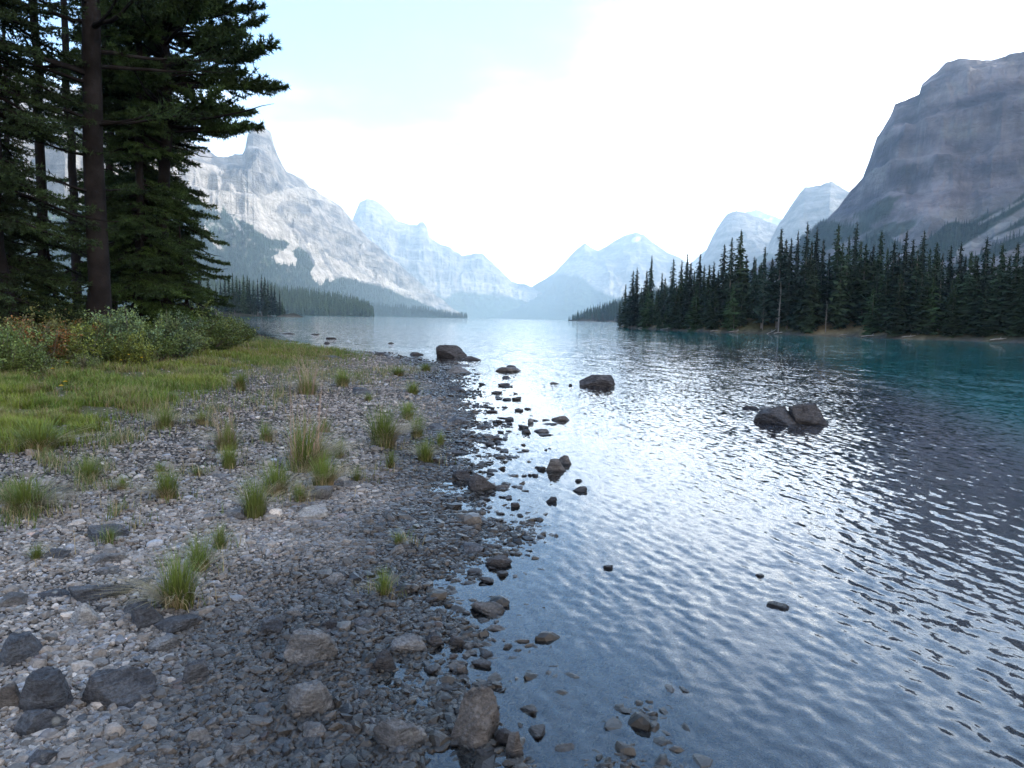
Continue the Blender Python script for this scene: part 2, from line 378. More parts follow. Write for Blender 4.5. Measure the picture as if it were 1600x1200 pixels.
# water: clear over the shallows, milky teal where deep
def water_mat():
    m, nt, b = newmat('lake_water'); nt.nodes.remove(b); outn = nt.nodes['Material Output']; p = wpos(nt)
    mpn = nt.nodes.new('ShaderNodeMapping'); mpn.vector_type = 'TEXTURE'; mpn.inputs['Rotation'].default_value = (0, 0, R(14)); mpn.inputs['Scale'].default_value = (1, 2.6, 1); nt.links.new(p, mpn.inputs[0])
    def slopes(scale, detail, off):
        n = noise(nt, scale, detail, 0.6, mpn.outputs[0]);
        mm = nt.nodes.new('ShaderNodeVectorMath'); mm.operation = 'ADD'; mm.inputs[1].default_value = (off, off * 1.7, off); nt.links.new(mpn.outputs[0], mm.inputs[0])
        nt.links.new(mm.outputs[0], n.inputs['Vector']); return n.outputs['Color']
    def centred(c, kx, ky):
        s = nt.nodes.new('ShaderNodeVectorMath'); s.operation = 'SUBTRACT'; s.inputs[1].default_value = (.5, .5, .5); nt.links.new(c, s.inputs[0])
        t = nt.nodes.new('ShaderNodeVectorMath'); t.operation = 'MULTIPLY'; t.inputs[1].default_value = (kx, ky, 0); nt.links.new(s.outputs[0], t.inputs[0]); return t.outputs[0]
    def vadd(a_, b_):
        s = nt.nodes.new('ShaderNodeVectorMath'); s.operation = 'ADD'; nt.links.new(a_, s.inputs[0]); nt.links.new(b_, s.inputs[1]); return s.outputs[0]
    micro = centred(slopes(15, 4, 3.1), 0.47, 0.40)
    meso = centred(slopes(2.2, 2, 9.3), 0.30, 0.16)
    macro = maprange(nt, noise(nt, 0.05, 3, 0.5, p).outputs[0], 0.35, 0.65, 0.75, 1.25)
    farf = nt.nodes.new('ShaderNodeAttribute'); farf.attribute_name = 'meso'
    sm = nt.nodes.new('ShaderNodeVectorMath'); sm.operation = 'SCALE'; nt.links.new(meso, sm.inputs[0]); nt.links.new(farf.outputs['Fac'], sm.inputs['Scale'])
    calm = nt.nodes.new('ShaderNodeAttribute'); calm.attribute_name = 'rip'
    tot = vadd(micro, sm.outputs[0])
    st = nt.nodes.new('ShaderNodeVectorMath'); st.operation = 'SCALE'; nt.links.new(tot, st.inputs[0]); nt.links.new(math_(nt, 'MULTIPLY', macro, calm.outputs['Fac']), st.inputs['Scale'])
    g = nt.nodes.new('ShaderNodeNewGeometry')
    nn = nt.nodes.new('ShaderNodeVectorMath'); nn.operation = 'NORMALIZE'; nt.links.new(vadd(st.outputs[0], g.outputs['Normal']), nn.inputs[0])
    gl = nt.nodes.new('ShaderNodeBsdfGlossy'); gl.inputs['Roughness'].default_value = 0.03; gl.inputs['Color'].default_value = (1, 1, 1, 1); nt.links.new(nn.outputs[0], gl.inputs['Normal'])
    fr = nt.nodes.new('ShaderNodeFresnel'); fr.inputs['IOR'].default_value = 1.52; nt.links.new(nn.outputs[0], fr.inputs['Normal'])
    tr = nt.nodes.new('ShaderNodeBsdfTransparent'); tr.inputs['Color'].default_value = (0.93, 0.97, 0.97, 1)
    df = nt.nodes.new('ShaderNodeBsdfDiffuse'); 
    op = nt.nodes.new('ShaderNodeAttribute'); op.attribute_name = 'murk'
    tl = nt.nodes.new('ShaderNodeAttribute'); tl.attribute_name = 'teal'
    nt.links.new(mixc(nt, tl.outputs['Fac'], (0.115, 0.120, 0.140), (0.015, 0.145, 0.150)), df.inputs['Color'])
    body = nt.nodes.new('ShaderNodeMixShader'); nt.links.new(op.outputs['Fac'], body.inputs[0]); nt.links.new(tr.outputs[0], body.inputs[1]); nt.links.new(df.outputs[0], body.inputs[2])
    mx = nt.nodes.new('ShaderNodeMixShader'); nt.links.new(fr.outputs[0], mx.inputs[0]); nt.links.new(body.outputs[0], mx.inputs[1]); nt.links.new(gl.outputs[0], mx.inputs[2])
    nt.links.new(mx.outputs[0], outn.inputs[0])
    return m

# ------------------------------------------------------------ ground sheet
MEADOW = [(-400, 560), (0, 578), (60, 580), (110, 577), (200, 566), (260, 556), (300, 549), (345, 541), (385, 527), (420, 527), (470, 536), (530, 544), (575, 550),
          (560, 557), (500, 562), (440, 571), (400, 573), (372, 580), (350, 592), (325, 603), (285, 614), (232, 630), (200, 638), (150, 652), (146, 668), (128, 684), (70, 708), (0, 692), (-400, 700)]
BUSHZONE = [(-500, 470), (400, 470), (398, 528), (345, 541), (300, 549), (260, 556), (200, 566), (110, 577), (50, 582), (0, 578), (-500, 565)]
def zones(x, y, z):
    P = np.stack([x, y, z], -1); px, py = project(P)
    w = (fbm(np.stack([x, y], -1) * 1.7, 3, 31) - 0.5)
    px = px + w * 40; py = py + w * 16
    front = y > 2
    me = inpoly(px, py, MEADOW) & front; bu = inpoly(px, py, BUSHZONE) & front & (x < 0)
    return me, bu
def polar(rmin, rmax, nr, a0, a1, na, mid=None):
    r = np.geomspace(rmin, rmax, nr); a = np.linspace(a0, a1, na); rr, aa = np.meshgrid(r, a, indexing='ij')
    i = np.arange(nr - 1)[:, None] * na; j = np.arange(na - 1)[None]
    Fq = np.stack([i + j, i + j + 1, i + na + j + 1, i + na + j], -1).reshape(-1, 4)
    return rr.ravel(), aa.ravel(), Fq
def wgrid(rad, ang):
    i = np.arange(len(rad) - 1)[:, None] * len(ang); j = np.arange(len(ang) - 1)[None]
    Fq = np.stack([i + j, i + j + 1, i + len(ang) + j + 1, i + len(ang) + j], -1).reshape(-1, 4)
    rr, aa = np.meshgrid(rad, ang, indexing='ij'); return (rr * np.sin(aa)).ravel(), (rr * np.cos(aa)).ravel(), Fq
angs = np.concatenate([np.linspace(-PI, R(-48), 40)[:-1], np.linspace(R(-48), R(48), 430), np.linspace(R(48), PI, 40)[1:]])
rads = np.concatenate([[0.02, 0.5, 1.0], np.geomspace(1.5, 60, 300), np.geomspace(62, 2100, 170)[1:], np.geomspace(2300, 30000, 14)])
gx, gy, gF = wgrid(rads, angs)
gz = ground(gx, gy)
gz = np.where(np.hypot(gx, gy) > 2300, -18.0, gz)
me_, bu_ = zones(gx, gy, gz)
s_near = sdist(gx, gy, NEAR)
pp = np.stack([gx, gy], -1)
cG = np.zeros((len(gx), 3)); dry = np.array([0.105, 0.096, 0.088])[None] * (1 + 0.9 * sstep(np.hypot(gx, gy), 9, 24))[:, None]; wetc = np.array([0.034, 0.031, 0.030]); bed = np.array([0.17, 0.14, 0.11])  # ground darkened up close to stand in for shade between pebbles
wf = sstep(s_near + (fbm(pp * 0.9, 3, 41) - .5) * 1.6, 0.25, 2.0)[:, None]
cG = wetc * (1 - wf) + dry * wf
bf = sstep(-gz, 0.03, 0.25)[:, None]; cG = cG * (1 - bf) + bed * bf
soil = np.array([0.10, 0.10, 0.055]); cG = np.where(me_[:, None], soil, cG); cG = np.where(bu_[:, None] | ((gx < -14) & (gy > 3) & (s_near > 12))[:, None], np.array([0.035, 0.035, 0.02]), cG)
tR = sdist(gx, gy, RIGHT); tI = sdist(gx, gy, ISL); tH = sdist(gx, gy, HEAD)
other = (tR > -1) | (tI > -1) | (tH > -1)
tt = np.maximum(np.maximum(tR, tI), tH)
bank = (fbm(pp * np.array([0.16, 0.16]), 4, 51))[:, None]
bc = np.where(bank > 0.52, np.array([0.17, 0.135, 0.075]), np.array([0.07, 0.065, 0.03])) * (0.6 + 0.9 * fbm(pp * 1.1, 3, 52))[:, None]
edge = sstep(tt, 0.6, 1.4)[:, None]; bc = np.array([0.08, 0.075, 0.065]) * (1 - edge) + bc * edge
bc = np.where(((tI > -1) | (tH > -1))[:, None], np.array([0.05, 0.048, 0.035]) * (0.6 + 0.8 * fbm(pp * 0.3, 3, 57))[:, None], bc)
cG = np.where(other[:, None], bc, cG)
grav = np.where(me_ | bu_, 0.25, 1.0) * np.where(np.hypot(gx, gy) > 60, 0.0, 1.0)
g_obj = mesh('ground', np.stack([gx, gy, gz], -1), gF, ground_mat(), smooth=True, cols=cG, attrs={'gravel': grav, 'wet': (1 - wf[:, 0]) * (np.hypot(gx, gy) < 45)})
tag(g_obj, 'pale grey gravel beach sloping into the lake', None, None, 'structure')

# ------------------------------------------------------------ water sheet
wr = np.concatenate([[0.02, 0.8], np.geomspace(1.4, 45, 520), np.geomspace(46, 28000, 110)[1:]])
wa = np.concatenate([np.linspace(-PI, R(-44), 30)[:-1], np.linspace(R(-44), R(-4), 170)[:-1], np.linspace(R(-4), R(44), 760), np.linspace(R(44), PI, 30)[1:]])
wx, wy, wF = wgrid(wr, wa)
rr = np.hypot(wx, wy)
wz = np.zeros_like(wx)
bedz = ground(wx, wy, False); depth = np.maximum(-bedz, 0)
depth = np.where(rr > 2300, 18, depth)
amp = sstep(depth, 0.0, 0.10)
damp = sstep(rr, 34, 16)
wrng = np.random.default_rng(12)
warp = (fbm(np.stack([wx, wy], -1) * 0.35, 2, 61) - .5) * 0.9
local = 0.35 + 1.3 * fbm(np.stack([wx, wy], -1) * 0.6, 2, 63)
for lam, sl, spread, k in ((0.40, 0.007, 10, 3), (0.25, 0.012, 16, 4), (0.165, 0.020, 24, 5), (0.115, 0.026, 32, 6), (0.08, 0.028, 45, 7)):
    for _ in range(k):
        th = R(12 + wrng.normal() * spread); l = lam * wrng.uniform(0.8, 1.25); kk = 2 * PI / l
        ph = kk * (wx * math.cos(th) + wy * math.sin(th)) + warp * 2.2 + wrng.uniform(0, 6.28)
        c = np.sin(ph); cell = rr * 0.0011 * 1.0
        wz += (sl * 1.45 / kk) * (c + 0.25 * np.cos(2 * ph)) * sstep(cell * 4.0, l * 1.2, l * 0.5)
wz *= amp * damp * local * 0.68
murk = 1 - np.exp(-depth * 1.15)
teal = sstep(depth, 0.45, 1.8)
calm = 0.30 + 0.70 * sstep(depth, 0.0, 0.12)
w_obj = mesh('lake_water', np.stack([wx, wy, wz], -1), wF, water_mat(), smooth=True,
             attrs={'murk': murk, 'teal': teal, 'meso': 0.35 + 0.65 * sstep(rr, 10, 32), 'rip': calm})
tag(w_obj, 'rippled lake water, clear by the stones and teal where deep', None, None, 'structure')

# ------------------------------------------------------------ mountains
def interp_poly(pts, x):
    xs = [p[0] for p in pts]; ys = [p[1] for p in pts]; return np.interp(x, xs, ys)
def ridge_az(pts):
    o = []
    for px, py in pts:
        d = ray(px, py); o.append((math.atan2(d[0], d[1]), d[2] / math.hypot(d[0], d[1])))
    return o
m_mount, _nt, _b = newmat('mountain_rock'); _b.inputs['Roughness'].default_value = 0.9; _b.inputs['Specular IOR Level'].default_value = 0.1
_va = _nt.nodes.new('ShaderNodeMapping'); _va.inputs['Scale'].default_value = (1, 1, 0.9); _nt.links.new(wpos(_nt), _va.inputs[0])
_vb = _nt.nodes.new('ShaderNodeMapping'); _vb.inputs['Scale'].default_value = (.12, .12, 1); _nt.links.new(wpos(_nt), _vb.inputs[0])
_f = math_(_nt, 'MULTIPLY', maprange(_nt, noise(_nt, 0.016, 12, 0.66, _va.outputs[0]).outputs[0], 0.36, 0.64, 0.74, 1.26), maprange(_nt, noise(_nt, 0.035, 8, 0.62, _vb.outputs[0], 0.3).outputs[0], 0.38, 0.62, 0.84, 1.16))
_nt.links.new(scalec(_nt, attr(_nt).outputs['Color'], _f), _b.inputs['Base Color'])
_mp = _nt.nodes.new('ShaderNodeMapping'); _mp.inputs['Scale'].default_value = (1, 1, 1.3); _nt.links.new(wpos(_nt), _mp.inputs[0])
_n1 = noise(_nt, 0.014, 12, 0.68, _mp.outputs[0], 0.4); _mz = _nt.nodes.new('ShaderNodeMapping'); _mz.inputs['Scale'].default_value = (.15, .15, 1.0); _nt.links.new(wpos(_nt), _mz.inputs[0])
_n2 = noise(_nt, 0.03, 8, 0.6, _mz.outputs[0], 0.3)
bump(_nt, _nt.nodes['Principled BSDF'], math_(_nt, 'ADD', _n1.outputs[0], math_(_nt, 'MULTIPLY', _n2.outputs[0], 0.5)), 50)
def mountain(name, pts, D, B, prof, label, paint, seed, na=420, nf=230, gully=60, gl=260, strata=0.0, stepz=90, back=0.8, jag=0.004, extra=None, dense=None):
    ra = ridge_az(pts)
    az = np.linspace(ra[0][0], ra[-1][0], na)
    if dense: az = np.unique(np.concatenate([np.linspace(ra[0][0], ra[-1][0], na // 6), np.linspace(R(dense[0]), R(dense[1]), na)])); na = len(az)
    e = np.interp(az, [a for a, _ in ra], [b for _, b in ra])
    e = e + (fbm(np.stack([az * 160, az * 0], -1), 4, seed) - .5) * jag
    Dv = np.interp(np.degrees(az), [d[0] for d in D], [d[1] for d in D]); Bv = np.interp(np.degrees(az), [d[0] for d in B], [d[1] for d in B])
    H = Dv * e + CAM[2]
    T = np.concatenate([np.linspace(0, 1, nf), 1 + np.linspace(0, 1, 24)[1:] * back])
    tt, aa = np.meshgrid(T, az, indexing='ij')
    d = Bv + (Dv - Bv) * np.minimum(tt, 1) + np.maximum(tt - 1, 0) * (Dv * 0.5)
    P = np.interp(np.minimum(tt, 1), [p[0] for p in prof], [p[1] for p in prof])
    P = np.where(tt > 1, 1 - (tt - 1) / back * 1.02, P)
    # gullies move the surface in and out and up and down
    x = d * np.sin(aa); y = d * np.cos(aa)
    ks = max(3, na // 14) | 1; kw = np.hanning(ks + 2)[1:-1]; Hs = np.convolve(np.pad(H, ks // 2, 'edge'), kw / kw.sum(), 'valid')
    bl = sstep(np.minimum(tt, 1), 0.45, 0.86); z = (Hs[None] * (1 - bl) + H[None] * bl) * P
    w = np.sin(np.clip(tt, 0, 1) * PI) ** 0.6
    al = aa * Dv[None]
    q = np.stack([al / gl + z / (gl * 3.0), z / (gl * 1.3), d / (gl * 3.0) + seed], -1)
    gn = ridged(q, 5, seed)
    gn2 = fbm(np.stack([x / (gl * 1.8), y / (gl * 1.8), z / (gl * 1.8)], -1), 4, seed + 3)
    gn3 = ridged(np.stack([al / (gl * .34), z / (gl * .5), d / gl + seed + 7], -1), 4, seed + 9); z = z + w * (gn3 - .6) * gully * 0.45 * np.clip(z / (H.max() * 0.35), 0.0, 1); d = d - w * (gn3 - .6) * gully * 0.6
    z = z + w * ((gn - 0.6) * gully + (gn2 - .5) * gully * 1.2) * np.clip(z / (H.max() * 0.35), 0.08, 1)
    d = d - w * (gn - 0.6) * gully * 1.2 * (d > 0)
    if strata:
        zz = z + (gn2 - .5) * stepz * 1.4; k = zz / stepz; fr = k - np.floor(k)
        st = (sstep(fr, 0.0, 0.45) - fr) * stepz * strata
        cl = sstep(P, 0.35, 0.5); z = z + st * cl * w
    if extra is not None: z = z + extra(np.degrees(aa), tt, d, z) 
    # keep the skyline where the photograph has it
    lim = (CAM[2] + d * e[None]) * np.where(tt < 1, 0.9995, 1.0)
    z = np.where(tt < 1, np.minimum(z, lim - (1 - np.clip(tt, 0, 1)) * 2.0), z)
    z = z - np.where(tt <= 0.001, 12, 0)
    x = d * np.sin(aa); y = d * np.cos(aa)
    V = np.stack([x, y, z], -1).reshape(-1, 3)
    nT = len(T); i = np.arange(nT - 1)[:, None] * na; j = np.arange(na - 1)[None]
    Fq = np.stack([i + j, i + j + 1, i + na + j + 1, i + na + j], -1).reshape(-1, 4)
    # surface steepness for the paint
    gzt = np.gradient(z, axis=0) / (np.gradient(d, axis=0) + 1e-6)
    px, py = project(V)
    c = paint(V, px.reshape(z.shape), py.reshape(z.shape), np.abs(gzt), tt, gn, gn2)
    o = mesh(name, V, Fq, m_mount, smooth=True, cols=c.reshape(-1, 3))
    tag(o, label, None, None, 'structure')
    return dict(az=az, T=T, V=V.reshape(nT, na, 3), py=py.reshape(z.shape), px=px.reshape(z.shape), obj=o, c=c)
ROCK = np.array([0.245, 0.218, 0.195]); ROCKD = np.array([0.125, 0.12, 0.128]); SCREE = np.array([0.33, 0.29, 0.252]); FOR = np.array([0.018, 0.033, 0.020]); ALP = np.array([0.075, 0.105, 0.045]); SNOW = np.array([0.75, 0.77, 0.8])
def lerp(a, b, t): return a * (1 - t[..., None]) + b * t[..., None]
def rockpaint(V, sh, seed, light=0.5):
    v = V.reshape(*sh, 3)
    n = fbm(np.stack([v[..., 0] / 160, v[..., 1] / 160, v[..., 2] / 38], -1), 5, seed)     # bedding bands
    n2 = fbm(v / 70.0, 5, seed + 4)    # vertical streaks
    return lerp(ROCKD * 0.8 + 0 * v, ROCK * 1.15, np.clip((n - .5) * 2.8 + (n2 - .5) * 1.1 + light, 0, 1))
def line(px, pts): return np.interp(px, [p[0] for p in pts], [p[1] for p in pts])

# right massif; its unseen right part is raised to shade the foreground
def paint1(V, px, py, st, tt, gn, gn2):
    sh = px.shape; c = rockpaint(V, sh, 71, 0.45) * np.array([1.08, 1.0, 1.06])
    v = V.reshape(*sh, 3)
    pat = fbm(np.stack([px / 55 + py / 60, py / 90 - px / 160], -1), 4, 73)
    vs = fbm(np.stack([px / 20 + py / 150, py / 170], -1), 4, 79); c = c * (1 - 0.14 * sstep(vs, 0.5, 0.62) * sstep(py, 330, 240))[..., None] * np.array([1, 1, 1.04])  # dark bluish streaks painted in as shadows between the rock columns
    vb = fbm(np.stack([px / 60, py / 34], -1), 4, 80); c = lerp(c, np.array([0.27, 0.245, 0.22]) + 0 * c, sstep(vb, 0.54, 0.66) * 0.6)
    c = lerp(c, np.array([0.22, 0.205, 0.195]) + 0 * c, sstep(py - line(px, [(1300, 330), (1400, 345), (1500, 320), (1600, 290)]), -10, 15) * 0.6)
    tl = line(px, [(1100, 430), (1180, 410), (1225, 385), (1290, 350), (1330, 352), (1380, 360), (1420, 376), (1460, 362), (1500, 345), (1560, 330), (1640, 300)])
    f = sstep(py + (pat - .5) * 75, 0, 9) * 0 + sstep(py - tl + (pat - .5) * 80, 0, 10)
    streak = fbm(np.stack([(px * 0.45 + py) / 14, (px - py * 0.45) / 150], -1), 3, 75)
    f = f * sstep(streak, 0.62, 0.52)
    f2 = sstep(fbm(np.stack([(px * 0.5 + py) / 26, (px - py * 0.5) / 110], -1), 3, 78), 0.60, 0.66) * sstep(py, 240, 290) * 0.8
    c = lerp(c, FOR * 1.6 + 0 * c, np.clip(np.maximum(f, f2), 0, 1))
    def band(x0, y0, x1, y1, w):       # scree chutes
        t = np.clip(((px - x0) * (x1 - x0) + (py - y0) * (y1 - y0)) / ((x1 - x0) ** 2 + (y1 - y0) ** 2), 0, 1)
        dd = np.hypot(px - x0 - t * (x1 - x0), py - y0 - t * (y1 - y0)); return sstep(dd + (pat - .5) * 8, w, w * 0.5)
    for b in ((1500, 395, 1620, 318, 9), (1555, 372, 1640, 345, 5), (1530, 350, 1640, 290, 4)):
        c = lerp(c, np.array([0.33, 0.305, 0.28]) + 0 * c, band(*b))
    c = lerp(c, np.array([0.32, 0.27, 0.26]) + 0 * c, sstep(py - line(px, [(1480, 100), (1520, 100), (1600, 98)]), 34, 8) * sstep(px, 1490, 1520) * 0.7)
    return c
r1 = [(1095, 470), (1150, 440), (1180, 420), (1220, 398), (1262, 368), (1290, 345), (1312, 322), (1330, 296), (1348, 278), (1358, 252), (1370, 215), (1380, 200), (1394, 176), (1398, 164), (1420, 154), (1436, 147), (1440, 132),
      (1462, 114), (1478, 98), (1500, 92), (1530, 94), (1548, 94), (1562, 90), (1580, 84), (1600, 80), (1700, 60), (1900, -60), (2300, -330)]
ra_last = ridge_az(r1)[-1]
M1 = None
def ext_pts(pts, more):
    """ridge points as az,elev pairs continued by explicit (az deg, elev deg) outside the view"""
    return ridge_az(pts) + [(R(a), math.tan(R(b))) for a, b in more]
_ra = ridge_az
r1x = ext_pts(r1[:-2], [(45, 26.0), (55, 31), (66, 33), (80, 31), (95, 26), (110, 15)])  # ridge heights beyond the view chosen to block the sun
ridge_az = lambda p: p if isinstance(p[0][0], float) and abs(p[0][0]) < 4 else _ra(p)
M1 = mountain('mountain', r1x, [(10, 3000), (20, 2800), (27, 2500), (35, 2450), (60, 2300), (110, 2300)], [(10, 1500), (20, 1300), (35, 1150), (60, 1100), (110, 1100)],
     [(0, 0), (0.2, 0.06), (0.45, 0.20), (0.62, 0.33), (0.74, 0.50), (0.84, 0.78), (0.93, 0.92), (1, 1)], 'massive sheer grey rock face with rounded top above the spruces', paint1, 11, na=760, nf=260, gully=85, gl=210, strata=0.9, stepz=120, jag=0.003, dense=(14, 37))

def paint_far(rocklight, fline, seed, snow=0):
    def f(V, px, py, st, tt, gn, gn2):
        c = rockpaint(V, px.shape, seed, rocklight); pat = fbm(np.stack([px / 30, py / 22], -1), 4, seed + 1)
        tl = line(px, fline); ff = sstep(py - tl + (pat - .5) * 30, 0, 6)
        # talus aprons: pale strip over the treeline
        c = lerp(c, SCREE + 0 * c, sstep(py - tl + (pat - .5) * 30, -26, -8) * 0.7)
        if snow: c = lerp(c, SNOW + 0 * c, sstep(pat + (1 - gn) * 0.4, 0.80, 0.86) * (py < tl - 12))
        return lerp(c, FOR * 1.3 + 0 * c, ff)
    return f
M2 = mountain('mountain', [(1120, 440), (1160, 420), (1195, 395), (1215, 352), (1232, 328), (1250, 302), (1258, 292), (1266, 291), (1285, 288), (1299, 284), (1315, 293), (1335, 306), (1420, 350), (1500, 400)],
     [(10, 6500), (40, 6500)], [(10, 4300), (40, 4300)], [(0, 0), (0.3, 0.12), (0.6, 0.4), (0.8, 0.75), (1, 1)], 'pale hazy peak with a sunlit rounded top', paint_far(0.5, [(1100, 400), (1500, 400)], 83), 13, na=260, nf=140, gully=70, gl=300)
M3 = mountain('mountain', [(1040, 470), (1075, 440), (1092, 418), (1100, 398), (1112, 372), (1124, 350), (1136, 334), (1150, 330), (1168, 333), (1190, 343), (1215, 353), (1260, 380), (1330, 420)],
     [(8, 8200), (40, 8200)], [(8, 5600), (40, 5600)], [(0, 0), (0.3, 0.12), (0.6, 0.4), (0.8, 0.75), (1, 1)], 'pale blue hazy mountain with a steep shoulder behind the spruces', paint_far(0.5, [(1000, 425), (1400, 425)], 85), 15, na=240, nf=130, gully=80, gl=340)
M3b = mountain('mountain', [(1060, 430), (1085, 405), (1110, 385), (1140, 360), (1166, 331), (1180, 328), (1200, 334), (1225, 345), (1290, 390), (1340, 420)],
     [(8, 13500), (40, 13500)], [(8, 10500), (40, 10500)], [(0, 0), (0.4, 0.2), (0.7, 0.6), (1, 1)], 'faint cyan peak showing between two hazy mountains', paint_far(0.6, [(1000, 470), (1400, 470)], 87, 1), 17, na=160, nf=80, gully=120, gl=500)

def paint4(V, px, py, st, tt, gn, gn2):
    c = rockpaint(V, px.shape, 91, 0.35); pat = fbm(np.stack([px / 26, py / 18], -1), 4, 92)
    tl = line(px, [(740, 480), (800, 458), (850, 432), (880, 425), (905, 430), (925, 445), (950, 456), (1000, 470), (1100, 470)])
    c = lerp(c, SCREE * 1.15 + 0 * c, sstep(py - line(px, [(860, 425), (900, 412), (930, 420), (960, 432), (1010, 440), (1100, 450)]) + (pat - .5) * 40, -6, 4) * 0.9)
    c = lerp(c, SNOW + 0 * c, sstep(np.hypot((px - 994 + (py - 374) * 0.7) / 7, (py - 374) / 5), 1.2, 0.6))
    return lerp(c, FOR * 1.4 + 0 * c, sstep(py - tl + (pat - .5) * 10, -2, 6))
M4 = mountain('mountain', [(735, 497), (760, 487), (800, 466), (830, 448), (852, 436), (868, 424), (880, 412), (892, 398), (905, 386), (914, 380), (924, 387), (934, 392), (946, 386), (960, 376), (975, 369), (994, 363), (1008, 368), (1022, 380), (1042, 394), (1062, 402), (1100, 428), (1180, 470)],
     [(-10, 11500), (30, 11500)], [(-10, 8300), (30, 7600)], [(0, 0), (0.25, 0.2), (0.5, 0.42), (0.75, 0.68), (1, 1)], 'pale double peaked mountain at the head of the lake', paint4, 19, na=420, nf=200, gully=230, gl=650, jag=0.002)
def paint5(V, px, py, st, tt, gn, gn2):
    c = rockpaint(V, px.shape, 95, 0.6); pat = fbm(np.stack([px / 30, py / 18], -1), 4, 96)
    tl = line(px, [(500, 440), (600, 445), (640, 452), (700, 462), (740, 455), (800, 462), (860, 480)])
    c = lerp(c, SCREE * 1.1 + 0 * c, sstep(py - tl + (pat - .5) * 20, -26, -10) * 0.8)
    return lerp(c, FOR * 1.6 + 0 * c, sstep(py - tl + (pat - .5) * 22, -2, 5))
M5 = mountain('mountain', [(470, 400), (520, 370), (548, 350), (556, 330), (562, 317), (572, 311), (584, 312), (596, 319), (608, 331), (622, 346), (640, 350), (652, 351), (656, 346), (662, 346), (667, 355), (671, 370), (686, 380), (704, 387), (722, 400), (742, 396), (755, 397), (768, 408),
      (782, 422), (800, 440), (820, 444), (840, 452), (870, 480), (900, 498)], [(-20, 9300), (8, 11500)], [(-20, 7000), (8, 9500)],
     [(0, 0), (0.25, 0.12), (0.42, 0.30), (0.5, 0.5), (0.66, 0.58), (0.74, 0.76), (0.88, 0.84), (1, 1)], 'washed out cyan mountain range with stepped cliffs and a small rock tower', paint5, 23, na=420, nf=200, gully=150, gl=420, strata=0.6, stepz=230, jag=0.003)

def paint6(V, px, py, st, tt, gn, gn2):
    sh = px.shape; c = rockpaint(V, sh, 101, 0.55)
    pat = fbm(np.stack([px / 34, py / 26], -1), 4, 102); fine = fbm(np.stack([px / 6, py / 5], -1), 3, 103)
    # pale scree apron below the summit
    sc1 = inpoly(px + (pat - .5) * 24, py + (pat - .5) * 20, [(200, 215), (345, 265), (400, 305), (440, 340), (470, 385), (420, 370), (380, 345), (300, 325), (150, 300), (100, 230)])
    c = lerp(c, SCREE * 1.12 + 0 * c, sc1 * 0.95)
    sc2 = inpoly(px + (pat - .5) * 16, py + (pat - .5) * 14, [(395, 320), (430, 300), (470, 292), (500, 302), (530, 322), (480, 308), (440, 312), (425, 345)])
    c = lerp(c, SCREE * 1.1 + 0 * c, sc2 * 0.9)
    tl = line(px, [(-200, 300), (100, 320), (300, 318), (340, 322), (380, 338), (420, 362), (450, 374), (472, 392), (480, 402), (505, 425), (560, 444), (600, 452), (640, 464), (680, 480), (740, 498)])
    f = sstep(py - tl + (pat - .5) * 26, -3, 5)
    thin = sstep(py - tl, 90, 10) * sstep(px, 480, 440)
    sparse = np.clip(f - thin * sstep(fine + (pat - .5) * 0.5, 0.55, 0.66) * 0.75, 0, 1)
    gr = lerp(ALP + 0 * c, SCREE * 0.8 + 0 * c, sstep(fine, 0.62, 0.7))
    c = np.where((f > 0.5)[..., None], lerp(gr, FOR + 0 * c, sparse), c)
    lower = line(px, [(300, 395), (400, 425), (480, 448), (560, 470), (700, 498)])
    wx_ = (pat - .5) * 26; wy_ = (fine - .5) * 10
    for poly in ([(422, 402), (440, 392), (455, 376), (468, 374), (468, 384), (456, 394), (466, 404), (463, 416), (448, 412), (436, 414)],
                 [(472, 372), (488, 382), (500, 392), (508, 412), (520, 430), (521, 440), (504, 438), (498, 447), (484, 430), (492, 412), (490, 396)],
                 [(506, 392), (530, 408), (560, 424), (600, 446), (580, 440), (540, 432), (520, 420)], [(560, 410), (600, 432), (640, 458), (655, 468), (620, 456), (590, 440)],
                 [(318, 352), (335, 372), (352, 392), (340, 388), (322, 365)], [(352, 330), (372, 352), (380, 366), (366, 352)]):
        k = inpoly(px + wx_ * 0.5, py + wy_, poly); c = np.where(k[..., None], SCREE * 1.1, c)
    return c
M6 = mountain('mountain', [(-600, 40), (-300, 70), (0, 110), (60, 128), (130, 140), (200, 165), (260, 200), (310, 228), (340, 244), (356, 246), (368, 240), (379, 241), (383, 232), (387, 210), (395, 200), (404, 197), (413, 199), (423, 206), (428, 226), (434, 242), (442, 258), (448, 268), (460, 273),
      (474, 280), (482, 290), (502, 303), (520, 314), (532, 322), (545, 338), (556, 350), (574, 372), (590, 384), (606, 398), (622, 412), (650, 436), (680, 460), (705, 480), (728, 496), (745, 499)],
     [(-50, 3600), (-28, 3900), (-20, 4300), (-10, 5600), (-3, 7600)], [(-50, 1500), (-28, 1900), (-20, 2300), (-10, 4200), (-3, 7000)],
     [(0, 0), (0.25, 0.17), (0.45, 0.36), (0.55, 0.50), (0.64, 0.66), (0.74, 0.72), (0.86, 0.80), (0.93, 0.92), (1, 1)], 'high sunlit limestone mountain with a summit tower, scree and forested foot', paint6, 29, na=760, nf=330, gully=150, gl=400, strata=0.9, stepz=105, jag=0.0025, dense=(-33, -2))

